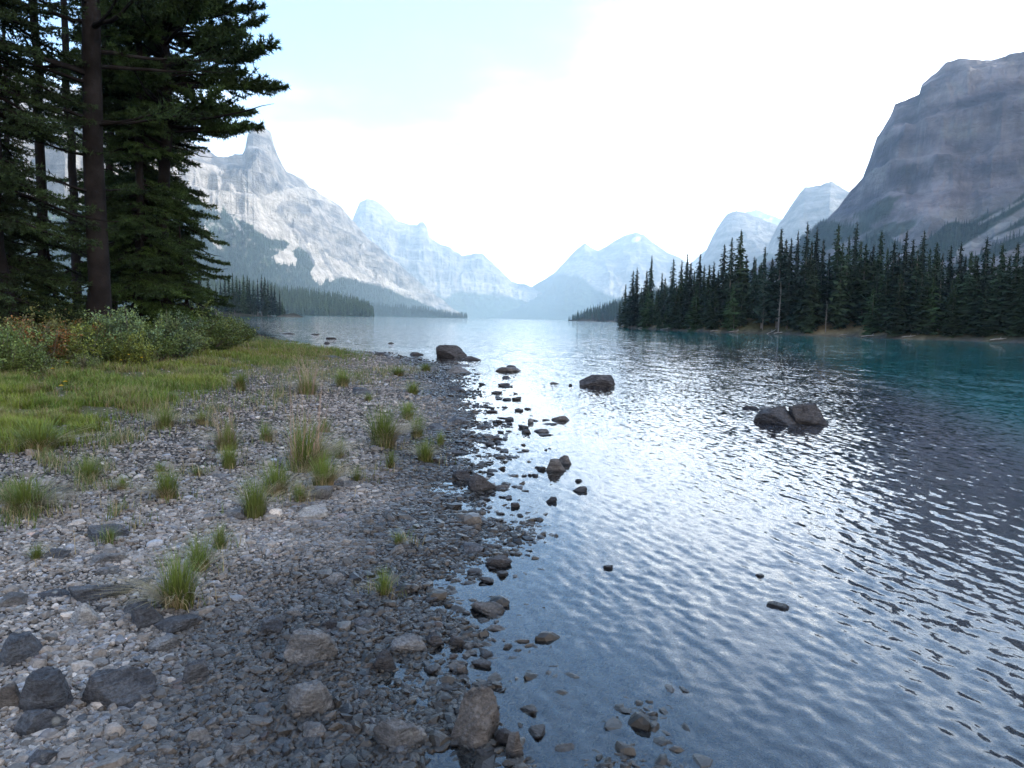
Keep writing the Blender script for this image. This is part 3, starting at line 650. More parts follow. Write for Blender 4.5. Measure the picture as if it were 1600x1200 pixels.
# low wooded foot of the left mountain, its trees one far-off mass
def foot_paint(V, px, py, st, tt, gn, gn2): return FOR * 1.2 + 0 * V.reshape(*px.shape, 3)
M7 = mountain('foothill', [(200, 448), (300, 440), (380, 447), (440, 458), (480, 463), (520, 468), (555, 476), (572, 483), (581, 491), (584, 494.3)], [(-30, 1500), (-10, 1620)], [(-30, 1150), (-10, 1500)],
     [(0, 0), (0.5, 0.5), (1, 1)], 'low wooded spur reaching into the lake', foot_paint, 33, na=120, nf=40, gully=8, gl=90)
M8 = mountain('foothill', [(440, 462), (520, 470), (600, 478), (660, 484), (700, 491), (730, 496.8)], [(-20, 3300), (-2, 3500)], [(-20, 3000), (-2, 3300)],
     [(0, 0), (0.5, 0.5), (1, 1)], 'far dark wooded shore below the scree', foot_paint, 35, na=120, nf=30, gully=8, gl=90)

# ------------------------------------------------------------ conifers
m_bark = plain('bark', (0.017, 0.0145, 0.014), 0.95, 0.45, 3.0, 0.03, 14, 0.1)
m_barkfar = plain('bark_far', (0.15, 0.135, 0.12), 0.95, 0.3, 1.0)
def needle_mat(name, k=1.0, lo=0.72, hi=1.28):
    m, nt, b = newmat(name); a = attr(nt); oi = nt.nodes.new('ShaderNodeObjectInfo')
    tco = nt.nodes.new('ShaderNodeTexCoord'); n = noise(nt, 0.9, 3, 0.6, tco.outputs['Object'])
    f = math_(nt, 'MULTIPLY', maprange(nt, n.outputs[0], 0.3, 0.7, 0.62 * k, 1.4 * k), maprange(nt, oi.outputs['Random'], 0, 1, lo, hi, False))
    nt.links.new(scalec(nt, a.outputs['Color'], f), b.inputs['Base Color']); b.inputs['Roughness'].default_value = 0.75; b.inputs['Specular IOR Level'].default_value = 0.15
    return m
m_needle = needle_mat('needles', 1.35); m_spruce = needle_mat('spruce_needles', 1.15, 0.6, 1.5)
def far_spruce(seed, rad=0.105, lev=34, nb=8, bare=0.08, sprays=3, col0=(0.022, 0.036, 0.022), trunk=True):
    """unit-height spruce, thousands of small jagged sprays"""
    r = np.random.default_rng(seed); V = []; C = []
    hs = bare + (1 - bare) * (np.arange(lev) / lev) ** 0.95
    lean = r.uniform(-0.3, 0.3)
    for h in hs:
        f = (h - bare) / (1 - bare)
        env = rad * (1 - f) ** 0.72 * (0.62 + 0.38 * min(1, f * 6)) * (0.8 + 0.4 * r.random()) + 0.005
        for k in range(max(3, int(nb * (1 - 0.5 * f)))):
            a = r.uniform(0, 2 * PI); l = env * r.uniform(0.55, 1.25)
            dr = r.uniform(0.15, 0.55) * l if f < 0.85 else -0.3 * l
            hh = h + r.uniform(-.5, .5) / lev
            tipp = np.array([math.cos(a) * l, math.sin(a) * l, hh - dr]); root = np.array([0, 0, hh])
            for s in range(sprays):
                t0 = r.uniform(0.05, 0.6); p0 = root + (tipp - root) * t0; p1 = root + (tipp - root) * min(1, t0 + r.uniform(0.35, 0.6))
                aa = a + r.uniform(-0.7, 0.7); ll = l * r.uniform(0.28, 0.6); side = np.array([-math.sin(aa), math.cos(aa), 0]) * ll
                p2 = p0 + side * r.choice([-1, 1]) + (p1 - p0) * 0.5 - np.array([0, 0, l * r.uniform(0.05, 0.45)])
                V += [p0, p1, p2]; g = r.uniform(0.6, 1.5); C += [np.array(col0) * g] * 3
    for h in np.linspace(bare, 0.95, 30):      # dark inner twigs round the stem
        f = (h - bare) / (1 - bare); e2 = rad * (1 - f) ** 0.8 * 0.5 + 0.003
        for k in range(4):
            a = r.uniform(0, 6.28); V += [[0, 0, h + 0.03], [math.cos(a) * e2, math.sin(a) * e2, h - 0.01 * r.random()], [math.cos(a + 1.2) * e2 * .7, math.sin(a + 1.2) * e2 * .7, h - 0.03]]; C += [np.array(col0) * 0.8] * 3
    V += [[-0.004, 0, 0.9], [0.004, 0, 0.9], [0, 0, 1.0]]; C += [np.array(col0)] * 3
    V = np.array(V); Fc = np.arange(len(V)).reshape(-1, 3); return V, Fc, np.array(C)
def far_trunk(r0=0.009):
    return tube([[0, 0, -0.03], [0, 0, 0.3], [0.002, 0, 0.7], [0, 0, 0.97]], np.array([r0 * 1.2, r0, r0 * 0.55, r0 * 0.15]), 6)
SPV = []
for k, (rad, bare, c0, lv) in enumerate([(0.085, 0.07, (0.020, 0.032, 0.022), 40), (0.10, 0.05, (0.024, 0.040, 0.022), 38), (0.072, 0.14, (0.020, 0.030, 0.022), 42), (0.115, 0.04, (0.026, 0.042, 0.020), 36), (0.09, 0.10, (0.020, 0.034, 0.024), 40), (0.13, 0.02, (0.028, 0.050, 0.020), 30)]):
    V, Fc, C = far_spruce(100 + k, rad * 1.12, lv + 4, 10, bare, 4, c0)
    crown = mesh('crown', V, Fc, m_spruce, cols=C, link=False); tv, tf = far_trunk(0.0085)
    trunk = mesh('trunk', tv, tf, m_barkfar, smooth=True, link=False); SPV.append((trunk, crown))
def rise(px, py, dist):
    """world z of a skyline pixel at a horizontal distance"""
    d = ray(px, py); return CAM[2] + dist * d[2] / math.hypot(d[0], d[1])
tops = [(968, 470), (976, 442), (987, 420), (993, 415), (1008, 420), (1015, 396), (1024, 452), (1032, 424), (1037, 432), (1049, 401), (1062, 404), (1070, 393), (1076, 404), (1082, 420), (1090, 393), (1097, 411), (1105, 411), (1112, 406), (1119, 420), (1127, 378), (1138, 367),
        (1152, 356), (1162, 395), (1174, 398), (1183, 410), (1190, 382), (1202, 400), (1214, 353), (1222, 370), (1230, 368), (1240, 356), (1254, 343), (1262, 372), (1269, 351), (1280, 370), (1290, 392), (1302, 346), (1310, 375), (1319, 364), (1330, 343), (1338, 372), (1346, 377),
        (1358, 380), (1369, 356), (1380, 384), (1390, 372), (1398, 390), (1408, 357), (1419, 370), (1427, 386), (1435, 356), (1446, 384), (1456, 375), (1466, 392), (1478, 380), (1494, 375), (1502, 396), (1510, 389), (1521, 398), (1533, 366), (1545, 392), (1558, 377), (1570, 395), (1581, 375), (1594, 386),
        (1610, 372), (1628, 384), (1645, 366), (1665, 380), (1690, 372), (1715, 378)]
def shore_dist(px):
    """horizontal range of the right bank's waterline in this column"""
    py = np.interp(px, [p[0] for p in rs_px], [p[1] for p in rs_px]); q = onz(px, py); return q
trng = np.random.default_rng(5)
def put_spruce(px, toppy, backoff, group, label, v=None, name='spruce_tree', thin=1.0):
    q = shore_dist(px); dist = math.hypot(q[0], q[1]) + backoff; u = ray(px, 500); u = u / math.hypot(u[0], u[1])
    x, y = u[0] * dist, u[1] * dist; z0 = max(float(ground(x, y)), 0.1); zt = rise(px, toppy, dist); h = zt - z0
    if h < 3: return None
    v = v if v is not None else int(trng.integers(0, 5)); k = trng.uniform(0.95, 1.45) * thin * min(1.25, (17 / h) ** 0.4)
    return place(name, [('trunk', SPV[v][0]), ('crown', SPV[v][1])], (x, y, z0 - 0.1), trng.uniform(0, 6.28), (h * k, h * k, h), label, 'tree', group)
GRF = 'spruces of the forest on the far bank'
near_lab = {968: 'short spruce at the very tip of the wooded bank', 976: 'second spruce from the tip of the wooded bank', 987: 'taller left one of the slim spruce pair near the bank tip', 993: 'right one of the slim spruce pair near the bank tip',
            1015: 'lone tall slim spruce standing out near the bank tip', 1152: 'tallest spruce left of the hazy mountain peak', 1214: 'tall pointed spruce below the hazy pale peak', 1254: 'tall spruce with its top below the sunlit hazy summit', 1302: 'tall dark spruce where the big rock face meets the treetops',
            1330: 'tallest spruce below the foot of the big rock face', 1435: 'tall spire spruce halfway along the rock face', 1533: 'tall spruce beside the grey scree chute'}
ORD = 'first second third fourth fifth sixth seventh eighth ninth tenth eleventh twelfth thirteenth fourteenth fifteenth sixteenth seventeenth eighteenth nineteenth twentieth'.split()
ORD += ['twenty-' + w for w in ORD[:9]] + ['thirtieth'] + ['thirty-' + w for w in ORD[:9]]
def ordl(lst, px, text): return ORD[sorted(lst).index(px)] + text
ZONE = [(0, 1095, ' skyline spruce counted from the bank tip towards the steep shouldered mountain'), (1095, 1215, ' skyline spruce of those in front of the steep shouldered pale mountain'), (1215, 1328, ' skyline spruce of those in front of the peak with the sunlit top'), (1328, 9999, ' skyline spruce of those in front of the massive rock face')]
for px, py in tops:
    for a_, b_, t_ in ZONE:
        if a_ <= px < b_: near_lab.setdefault(px, ordl([p for p, _ in tops if a_ <= p < b_], px, t_))
for px, py in tops:
    put_spruce(px, py, trng.uniform(2, 14) if px > 1000 else trng.uniform(1.5, 4), GRF, near_lab.get(px, 'dark spruce whose pointed top stands out on the skyline of the forest'))
cnt = 0
for k in range(125):     # second and third ranks filling the wall of trees
    px = trng.uniform(1000, 1680); base = np.interp(px, [965, 1015, 1130, 1250, 1600], [455, 440, 405, 385, 395])
    put_spruce(px, base + trng.uniform(2, 38), trng.uniform(4, 26), GRF, 'dark spruce inside the dense forest on the far bank')
for k in range(62):     # smaller ones along the front
    px = trng.uniform(972, 1660); q = trng.random()
    gap = 1195 < px < 1245 or 1262 < px < 1345
    if gap and trng.random() < 0.75: continue
    put_spruce(px, np.interp(px, [965, 1100, 1600], [475, 462, 440]) + trng.uniform(-26, 14), trng.uniform(1.2, 4.5), 'smaller spruces along the front of the forest', 'smaller spruce with green branches along the front of the far forest', v=int(trng.choice([1, 3, 5])), thin=1.15)
# pale dead trunks
m_snag = plain('dead_wood', (0.15, 0.14, 0.125), 0.9, 0.25, 2.0)
def snag_template(seed):
    r = np.random.default_rng(seed); mb = MB(); V, Fc = tube([[0, 0, -0.02], [0.01, 0, 0.4], [0, 0.01, 0.8], [0.02, 0, 1]], np.array([0.016, 0.013, 0.008, 0.003]), 6); mb.add(V, Fc)
    for k in range(22):
        h = r.uniform(0.25, 0.95); a = r.uniform(0, 6.28); l = 0.10 * (1.1 - h); V, Fc = tube([[0, 0, h], [math.cos(a) * l, math.sin(a) * l, h - 0.25 * l]], np.array([0.004, 0.001]), 4); mb.add(V, Fc)
    return mb.build('trunk', m_snag, link=False)
sn = snag_template(3)
for (px, tp, lab) in ((1217, 440, 'pale dead snag standing among the spruces above the water'), (1192, 465, 'pale bare trunk at the front edge of the far forest'), (1291, 470, 'thin bare trunk above the ochre bank'), (1386, 500, 'short pale broken trunk at the waterline of the far bank'), (1147, 478, 'grey dead stem between dark spruces on the far bank')):
    q = shore_dist(px); dist = math.hypot(q[0], q[1]) + 1.3; u = ray(px, 500); u = u / math.hypot(u[0], u[1]); x, y = u[:2] * dist
    z0 = float(ground(x, y)); h = rise(px, tp, dist) - z0; o = bpy.data.objects.new('dead_tree', sn.data); col.objects.link(o); o.location = (x, y, z0); o.scale = (h, h, h); o.rotation_euler = (0, 0, px); tag(o, lab, 'dead tree')
# driftwood on the far waterline
m_drift = plain('driftwood', (0.26, 0.24, 0.21), 0.85, 0.3, 4.0, 0.01)
dl = [(1003, 2.5, 'short pale driftwood by the tip of the far bank'), (1040, 3.5, 'bleached log lying along the far waterline near the bank tip'), (1118, 3, 'pale log on the far shore below the tall spruces'), (1150, 4, 'long bleached log on the far waterline'), (1204, 3.6, 'pale log slanting down the ochre bank'), (1218, 2.8, 'pale log at the foot of the ochre bank'),
      (1322, 3.2, 'grey log on the far waterline right of the ochre bank'), (1360, 4, 'long thin log washed up below the dark forest'), (1420, 2.8, 'small pale log on the far shore'), (1560, 3.0, 'pale log at the water under the densest trees')]
for i, (px, l, lab) in enumerate(dl):
    q = shore_dist(px); u = q / math.hypot(q[0], q[1]); x, y = q[0] + u[0] * 0.5, q[1] + u[1] * 0.5
    l *= 0.7; V, Fc = tube([[-l / 2, 0, 0], [-l / 6, 0.05, 0.04], [l / 5, -0.06, 0.02], [l / 2, 0.08, 0.1]], np.array([0.07, 0.08, 0.06, 0.03]), 8)
    mb = MB(); mb.add(V, Fc); V, Fc = tube([[l * 0.1, 0, 0], [l * 0.2, 0.2, 0.35]], np.array([0.05, 0.02]), 5); mb.add(V, Fc)
    o = mb.build('driftwood_log', m_drift, smooth=True, loc=(x, y, float(ground(x, y)) + 0.12)); o.rotation_euler = (0, -0.1 if i != 4 else -0.45, R(-20 + (i * 37 % 40))); tag(o, lab, 'driftwood', 'logs on the far waterline')

# small islet clump (each a tree), trees on the near left shore, low-detail forest masses
isl_tops = [(338, 440), (345, 434), (352, 430), (358, 427), (364, 424), (370, 428), (375, 434), (381, 426), (387, 428), (390, 432), (396, 436), (403, 432), (409, 426), (414, 430), (419, 434), (424, 438), (429, 443), (437, 452), (441, 465), (445, 478), (348, 448), (367, 446), (399, 446), (412, 444), (426, 455), (433, 464)]
for i, (px, py) in enumerate(isl_tops):
    ybase = np.interp(px, [250, 335, 400, 446], [492.2, 493.8, 495.2, 494.6]); q = onz(px, ybase); d0 = math.hypot(q[0], q[1]); dist = d0 + trng.uniform(4, 22) * (0.3 if px > 436 else 1); u = q / d0
    x, y = u[:2] * dist; z0 = max(float(ground(x, y)), 0.2); h = rise(px, py, dist) - z0; v = int(trng.integers(0, 5))
    lab = {437: 'slim spruce standing apart at the end of the islet', 445: 'tiny spruce at the water at the end of the islet', 364: 'tallest spruce of the islet grove'}.get(px, ordl([p for p, _ in isl_tops], px, ' spruce from the shrubs along the grove on the small islet'))
    place('spruce_tree', [('trunk', SPV[v][0]), ('crown', SPV[v][1])], (x, y, z0 - .3), trng.uniform(0, 6), (h * 0.95, h * 0.95, h), lab, 'tree', 'spruces of the islet grove')
for i, (px, py, dist, lab) in enumerate(((312, 408, 105, 'slim tall spruce behind the shrubs at the shore bend'), (326, 424, 120, 'small slim spruce behind the shore bend, right of the tall one'), (334, 462, 130, 'short spruce half hidden behind the shore shrubs'), (300, 440, 100, 'bushy spruce behind the pine at the shore bend'),
                                 (282, 430, 95, 'dark spruce hidden behind the near pine foliage'), (318, 455, 98, 'low spruce beside the lake behind the shrubs'))):
    u = ray(px, 500); u = u / math.hypot(u[0], u[1]); x, y = u[0] * dist, u[1] * dist; z0 = max(float(ground(x, y)), 0.1); h = rise(px, py, dist) - z0
    place('spruce_tree', [('trunk', SPV[i % 5][0]), ('crown', SPV[i % 5][1])], (x, y, z0 - .1), i * 1.3, (h, h, h), lab, 'tree')
LOW = []
for k in range(4):
    V, Fc, C = far_spruce(300 + k, 0.12, 14, 5, 0.05, 1); LOW.append((V, Fc))
def forest_mass(name, P, H, label, seed, colr=(0.024, 0.040, 0.024), wide=1.0):
    r = np.random.default_rng(seed); n = len(P); sc = H[:, None] * np.array([1.25 * wide, 1.25 * wide, 1.0]) * r.uniform(0.85, 1.15, (n, 1))
    V, Fc, ids = merge_instances(LOW, r.integers(0, 4, n), P, sc, rotz(r.uniform(0, 6.28, n)))
    C = np.array(colr) * (r.uniform(0.6, 1.5, n)[ids])[:, None]
    o = mesh(name, V, Fc, m_spruce, cols=C); tag(o, label, None, None, 'stuff'); return o
# headland mass
r_ = np.random.default_rng(40); pts = []
while len(pts) < 1500:
    x = r_.uniform(hd[0][0] - 5, hd[2][0] + 160); y = r_.uniform(hd[2][1] - 20, hd[0][1] + 220)
    if inpoly(np.array([x]), np.array([y]), HEAD)[0]: pts.append((x, y))
pts = np.array(pts); hs_ = ground(pts[:, 0], pts[:, 1]); td = sdist(pts[:, 0], pts[:, 1], HEAD)
keep = td > 0.5
hpx, _ = project(np.stack([pts[:, 0], pts[:, 1], hs_], -1))
hh = np.interp(hpx, [886, 900, 930, 975], [9, 15, 19, 22])
forest_mass('forest', np.stack([pts[:, 0], pts[:, 1], hs_ - .3], -1)[keep], (hh * r_.uniform(.7, 1.05, len(hh)))[keep], 'dark wooded headland beyond the tip of the spruce bank', 41, wide=1.2)
def mass_on(M, n, h0, h1, seed, label, filt=None, wide=1.4, colr=(0.02, 0.036, 0.024)):
    r = np.random.default_rng(seed); nT = len(M['T']); na = len(M['az']); i = r.integers(0, int(np.searchsorted(M['T'], 1.0)), n * 3); j = r.integers(0, na - 1, n * 3)
    P = M['V'][i, j] + (M['V'][i, np.minimum(j + 1, na - 1)] - M['V'][i, j]) * r.random((n * 3, 1)); px, py = M['px'][i, j], M['py'][i, j]
    k = np.ones(len(i), bool) if filt is None else filt(px, py, M['c'].reshape(nT, na, 3)[i, j]); k &= (px > 200) & (px < 1650) & (P[:, 2] > 0)
    k = np.nonzero(k)[0][:n]; return forest_mass('forest', P[k] - [0, 0, 1], r.uniform(h0, h1, len(k)), label, seed, colr, wide)
mass_on(M7, 2600, 14, 24, 51, 'sunlit spruce forest covering the low spur across the lake', colr=(0.06, 0.09, 0.04))  # foliage colour lightened so the spur looks sunlit
mass_on(M8, 1400, 16, 26, 52, 'dark forest along the far shore below the scree')
mass_on(M6, 9000, 14, 24, 53, 'thinning conifer forest on the slope of the high mountain', lambda px, py, c: c[..., 0] < 0.03)
mass_on(M1, 5000, 12, 20, 54, 'forest patches at the foot of the massive rock face', lambda px, py, c: (c[..., 0] < 0.04) & (py > 300))

# ------------------------------------------------------------ near trees at the left
def needles(P, D, r, n, ln, wd, cols, spread=0.9):
    """n needles at every tuft point P along D"""
    m = len(P); P = np.repeat(P, n, 0); D = np.repeat(D, n, 0); c = np.repeat(cols, n, 0)
    d = D * 0.55 + r.normal(size=(m * n, 3)) * spread * 0.5 + np.array([0, 0, 0.12]); d /= np.linalg.norm(d, axis=1)[:, None] + 1e-9
    s = np.cross(d, r.normal(size=(m * n, 3))); s /= np.linalg.norm(s, axis=1)[:, None] + 1e-9
    l = ln * r.uniform(0.7, 1.25, (m * n, 1)); w = wd * r.uniform(0.7, 1.3, (m * n, 1))
    V = np.stack([P - s * w, P + s * w, P + d * l], 1).reshape(-1, 3); return V, np.arange(len(V)).reshape(-1, 3), np.repeat(c, 3, 0)
def near_tree(seed, H, r0, first, lenf, kind='pine', dens=1.0, whorl=0.42, tuft=0.07, nn=9, nlen=0.085, nw=0.008, col0=(0.022, 0.04, 0.015), col1=(0.05, 0.085, 0.02), bend=0.12, gapf=0.25, maxz=None, bright=0.3):
    r = np.random.default_rng(seed); tr = MB(); zs = np.linspace(-0.3, H, 26)
    bx = bend * np.cumsum(r.normal(size=26)) * 0.25; by = bend * np.cumsum(r.normal(size=26)) * 0.25; bx -= bx[1]; by -= by[1]
    P = np.stack([bx, by, zs], -1); rad = r0 * (1 - np.clip(zs / H, 0, 1)) ** 0.8 + 0.012; rad[:2] *= 1.25
    V, Fc = tube(P, rad, 14); V = V * 1.0; tr.add(V, Fc)
    TP, TD, TC = [], [], []
    z = first
    while z < (maxz or H - 0.25):
        f = (z - first) / (H - first); nb = int(r.integers(3, 6) * dens + 0.5)
        for k in range(nb):
            if r.random() < gapf * 0.4: continue
            a = r.uniform(0, 2 * PI); zz = z + r.uniform(-.5, .5) * whorl; Lb = lenf(f) * r.uniform(0.6, 1.15)
            c = np.array([np.interp(zz, zs, bx), np.interp(zz, zs, by), zz])
            n = 9; t = np.linspace(0, 1, n)
            if kind == 'pine': zc = Lb * (0.18 * t - 0.30 * t ** 2 + 0.28 * t ** 3)
            else: zc = Lb * (0.05 * t - 0.62 * t ** 1.4 + 0.30 * t ** 3)
            wob = np.cumsum(r.normal(size=n)) * 0.03 * Lb; aa = a + wob * 0.5 / max(Lb, .3)
            B = np.stack([c[0] + np.cos(aa) * Lb * t, c[1] + np.sin(aa) * Lb * t, c[2] + zc + np.cumsum(r.normal(size=n)) * 0.012 * Lb], -1)
            V, Fc = tube(B, np.interp(t, [0, 1], [0.010 + 0.014 * Lb, 0.004]), 5); tr.add(V, Fc)
            # branchlets
            ns = int((Lb / (0.11 if kind == 'pine' else 0.085)) * dens) + 2; st = 0.42 if kind == 'pine' else 0.12
            if r.random() < 0.12: continue             # bare dead branch
            hue = r.random(); cc0 = np.array(col0) * (1 - hue * bright) + np.array(col1) * hue * bright
            for s in range(ns):
                t0 = st + (1 - st) * (s + r.random()) / ns; p0 = np.array([np.interp(t0, t, B[:, q]) for q in range(3)])
                sg = 1 if s % 2 else -1; bl = (0.34 if kind == 'pine' else 0.42) * Lb * (1.05 - t0) + 0.10; bl = min(bl, 0.75) * r.uniform(0.6, 1.2)
                ang = a + sg * r.uniform(0.45, 1.1); dz = r.uniform(-0.25, 0.75) if kind == 'pine' else r.uniform(-0.55, -0.1)
                dd = np.array([math.cos(ang), math.sin(ang), dz]); dd /= np.linalg.norm(dd); m = max(2, int(bl / tuft)); u = (np.arange(m) + 0.6) / m
                curve = np.array([0, 0, 1.0]) * (0.12 if kind == 'pine' else 0.08) * bl
                q = p0 + dd * bl * u[:, None] + curve * (u ** 2)[:, None]
                sel = slice(int(m * 0.25), None) if kind == 'pine' else slice(0, None)
                TP.append(q[sel]); TD.append(np.repeat(dd[None], len(q[sel]), 0)); g = r.uniform(0.7, 1.3); TC.append(np.repeat((cc0 * g)[None], len(q[sel]), 0))
                if r.random() < 0.5: V, Fc = tube([p0, p0 + dd * bl * 0.9 + curve * .8], np.array([0.006, 0.003]), 3); tr.add(V, Fc)
            m = int(Lb * 0.5 / tuft); u = np.linspace(0.5, 1, max(m, 2)); q = np.stack([np.interp(u, t, B[:, i]) for i in range(3)], -1); TP.append(q)
            TD.append(np.repeat(((B[-1] - B[-3]) / (np.linalg.norm(B[-1] - B[-3]) + 1e-9))[None], len(q), 0)); TC.append(np.repeat(cc0[None], len(q), 0))
        z += whorl * r.uniform(0.6, 1.3) * (1.0 if r.random() > gapf * 0.4 else 2.0)
    TP = np.concatenate(TP); TD = np.concatenate(TD); TC = np.concatenate(TC)
    V, Fc, C = needles(TP, TD, r, nn, nlen, nw, TC)
    t_ = tr.build('trunk', m_bark, smooth=True, link=False); c_ = mesh('crown', V, Fc, m_needle, cols=C, link=False)
    return (t_, c_)
def put_near(px, dist, tmpl, label, rz=0.0, s=1.0, name='pine_tree', cat='tree', group=None, lean=0):
    dist *= 1.8; s *= 1.75
    u = ray(px, 470); u = u / math.hypot(u[0], u[1]); x, y = u[0] * dist, u[1] * dist; z0 = float(ground(x, y))
    t = place(name, [('trunk', tmpl[0]), ('crown', tmpl[1])], (x, y, z0 - 0.05), rz, s, label, cat, group); t.rotation_euler[1] = lean; return t
tA = near_tree(11, 17, 0.155, 2.6, lambda f: 2.3 - 1.0 * f if f > 0.1 else 1.5, 'pine', 0.8, 0.42, maxz=11.5, gapf=0.5)
tE = near_tree(12, 15, 0.11, 4.1, lambda f: 1.85 - 0.25 * f, 'pine', 1.9, 0.27, maxz=11, gapf=0.1, bright=0.5, tuft=0.055, nn=14, nw=0.012, nlen=0.10)
tD = near_tree(13, 11, 0.085, 1.3, lambda f: 0.95 * (1 - f) ** 0.7 + 0.25, 'spruce', 1.9, 0.22, nlen=0.06, nn=12, tuft=0.055, nw=0.009, bright=0.6, maxz=9)
tC = near_tree(14, 15, 0.15, 0.8, lambda f: 1.3 * (1 - f) ** 0.7 + 0.25, 'spruce', 1.5, 0.24, nlen=0.055, nn=11, tuft=0.06, nw=0.008, col0=(0.014, 0.023, 0.010), bright=0.25, maxz=11)
tB = near_tree(15, 14, 0.085, 1.6, lambda f: 0.95 * (1 - f) ** 0.6 + 0.3, 'spruce', 0.75, 0.36, nlen=0.05, nn=8, tuft=0.07, gapf=0.6, bright=0.15, maxz=10)
tS = near_tree(16, 2.6, 0.04, 0.12, lambda f: 0.8 * (1 - f) ** 0.8 + 0.12, 'spruce', 1.5, 0.2, nlen=0.05, nn=12, tuft=0.05, nw=0.007, col0=(0.03, 0.055, 0.015), bright=0.8)
put_near(152, 13.0, tA, 'big thick trunked pine in the middle of the near trees', 0.6, lean=0)
put_near(260, 14.8, tE, 'pine whose crown reaches out over the lake against the sky', 2.6)
put_near(212, 14.6, tD, 'green spruce right of the thick pine trunk', 1.0, s=0.88, name='spruce_tree')
put_near(268, 16.0, tD, 'slim spruce with layered branches seen against the lit mountain', 4.2, s=0.98, name='spruce_tree')
put_near(8, 12.5, tC, 'dense black-green spruce at the edge of the near trees', 0.4, name='spruce_tree')
put_near(63, 15.5, tB, 'thin straight trunked spruce between the dense spruce and the thick pine', 1.9, name='spruce_tree')
put_near(122, 19.0, tB, 'sparse spruce just behind the thick pine trunk', 3.9, s=1.05, name='spruce_tree')
put_near(-60, 13.5, tC, 'dense dark spruce cut off by the edge, beside the black-green one', 2.4, name='spruce_tree')
put_near(180, 21.0, tD, 'slender spruce in the shade behind the thick pine', 5.1, s=1.2, name='spruce_tree')
put_near(232, 20.0, tB, 'sparse spruce behind the green spruce', 0.2, s=1.1, name='spruce_tree')
put_near(215, 27.0, tC, 'far dark spruce closing the gap low behind the green spruce', 2.3, s=0.7, name='spruce_tree')
put_near(20, 28.0, tC, 'far dark spruce closing the gap low at the edge', 5.3, s=0.8, name='spruce_tree')
put_near(250, 14.6, tS, 'young bright green spruce under the pines', 1.0, name='spruce_tree')
put_near(295, 15.0, tS, 'small yellow green spruce at the end of the near trees', 3.0, s=0.9, name='spruce_tree')
put_near(205, 14.4, tS, 'young spruce at the foot of the green spruce', 5.0, s=0.8, name='spruce_tree')
put_near(90, 15.0, tS, 'young spruce between the dark trunks', 2.0, s=0.9, name='spruce_tree')

# ------------------------------------------------------------ shrubs
def leaf_mat(name, k=1.0):
    m, nt, b = newmat(name); a = attr(nt); oi = nt.nodes.new('ShaderNodeObjectInfo')
    f = maprange(nt, oi.outputs['Random'], 0, 1, 0.8 * k, 1.2 * k, False)
    nt.links.new(scalec(nt, a.outputs['Color'], f), b.inputs['Base Color']); b.inputs['Roughness'].default_value = 0.6; b.inputs['Specular IOR Level'].default_value = 0.25
    return m
m_leaf = leaf_mat('leaves', 1.12); m_twig = plain('twigs', (0.12, 0.10, 0.085), 0.9)
def shrub(seed, W, H, cA, cB, fB=0.25, n=8500, leaf=0.045, stems=26):
    r = np.random.default_rng(seed); st = MB(); P = []; D = []
    for k in range(stems):
        a = r.uniform(0, 2 * PI); rr_ = W * 0.5 * math.sqrt(r.random()); h = H * r.uniform(0.55, 1.05) * (1 - 0.45 * (rr_ / (W * .5)) ** 2)
        tip_ = np.array([math.cos(a) * rr_, math.sin(a) * rr_, h]); root = tip_ * [0.35, 0.35, 0]
        mid = (root + tip_) / 2 + r.normal(size=3) * 0.05; V, Fc = tube([root, mid, tip_], np.array([0.010, 0.007, 0.003]), 4); st.add(V, Fc)
        for s in range(9):
            t = r.uniform(0.2, 1.0); b0 = root * (1 - t) ** 2 + 2 * mid * t * (1 - t) + tip_ * t * t; dd = r.normal(size=3) * [1, 1, 0.5] + [0, 0, 0.45]; dd /= np.linalg.norm(dd); bl = r.uniform(0.12, 0.30) * (W / 1.2)
            if s < 3: V, Fc = tube([b0, b0 + dd * bl], np.array([0.004, 0.002]), 3); st.add(V, Fc)
            m = int(n / (stems * 9)); u = r.random((m, 1)); P.append(b0 + dd * bl * u + r.normal(size=(m, 3)) * 0.035); D.append(np.repeat(dd[None], m, 0))
    P = np.concatenate(P); D = np.concatenate(D); m = len(P); P[:, 2] = np.maximum(P[:, 2], 0.03)
    d = D * 0.5 + r.normal(size=(m, 3)) * 0.7; d /= np.linalg.norm(d, axis=1)[:, None]; s = np.cross(d, r.normal(size=(m, 3)) * 0.6 + [0, 0, 1]); s /= np.linalg.norm(s, axis=1)[:, None]
    l = leaf * r.uniform(0.7, 1.5, (m, 1)); V = np.stack([P, P + d * l * 0.5 + s * l * 0.3, P + d * l, P + d * l * 0.5 - s * l * 0.3], 1).reshape(-1, 3)
    pn = fbm(P * 2.4 + seed, 3, seed); isB = (pn + r.normal(size=m) * 0.05) > np.quantile(pn, 1 - fB)
    c = np.where(isB[:, None], np.array(cB), np.array(cA)) * r.uniform(0.55, 1.5, (m, 1)); c = np.repeat(c, 4, 0)
    lv = mesh('foliage', V, np.arange(len(V)).reshape(-1, 4), m_leaf, cols=c, link=False); s_ = st.build('stems', m_twig, link=False)
    return (s_, lv)
G1, G2, RUST, YG, GREY = (0.085, 0.125, 0.035), (0.135, 0.18, 0.05), (0.18, 0.09, 0.03), (0.17, 0.20, 0.04), (0.125, 0.175, 0.065)
SH = dict(g=shrub(1, 1.7, 1.2, G1, G2, 0.35), r=shrub(2, 1.7, 1.0, (0.075, 0.075, 0.02), RUST, 0.24), y=shrub(3, 1.6, 0.95, (0.06, 0.085, 0.02), YG, 0.5), w=shrub(4, 1.5, 1.15, (0.075, 0.115, 0.06), GREY, 0.5, leaf=0.048), s=shrub(5, 1.2, 0.8, G2, (0.13, 0.13, 0.07), 0.4, n=3600))
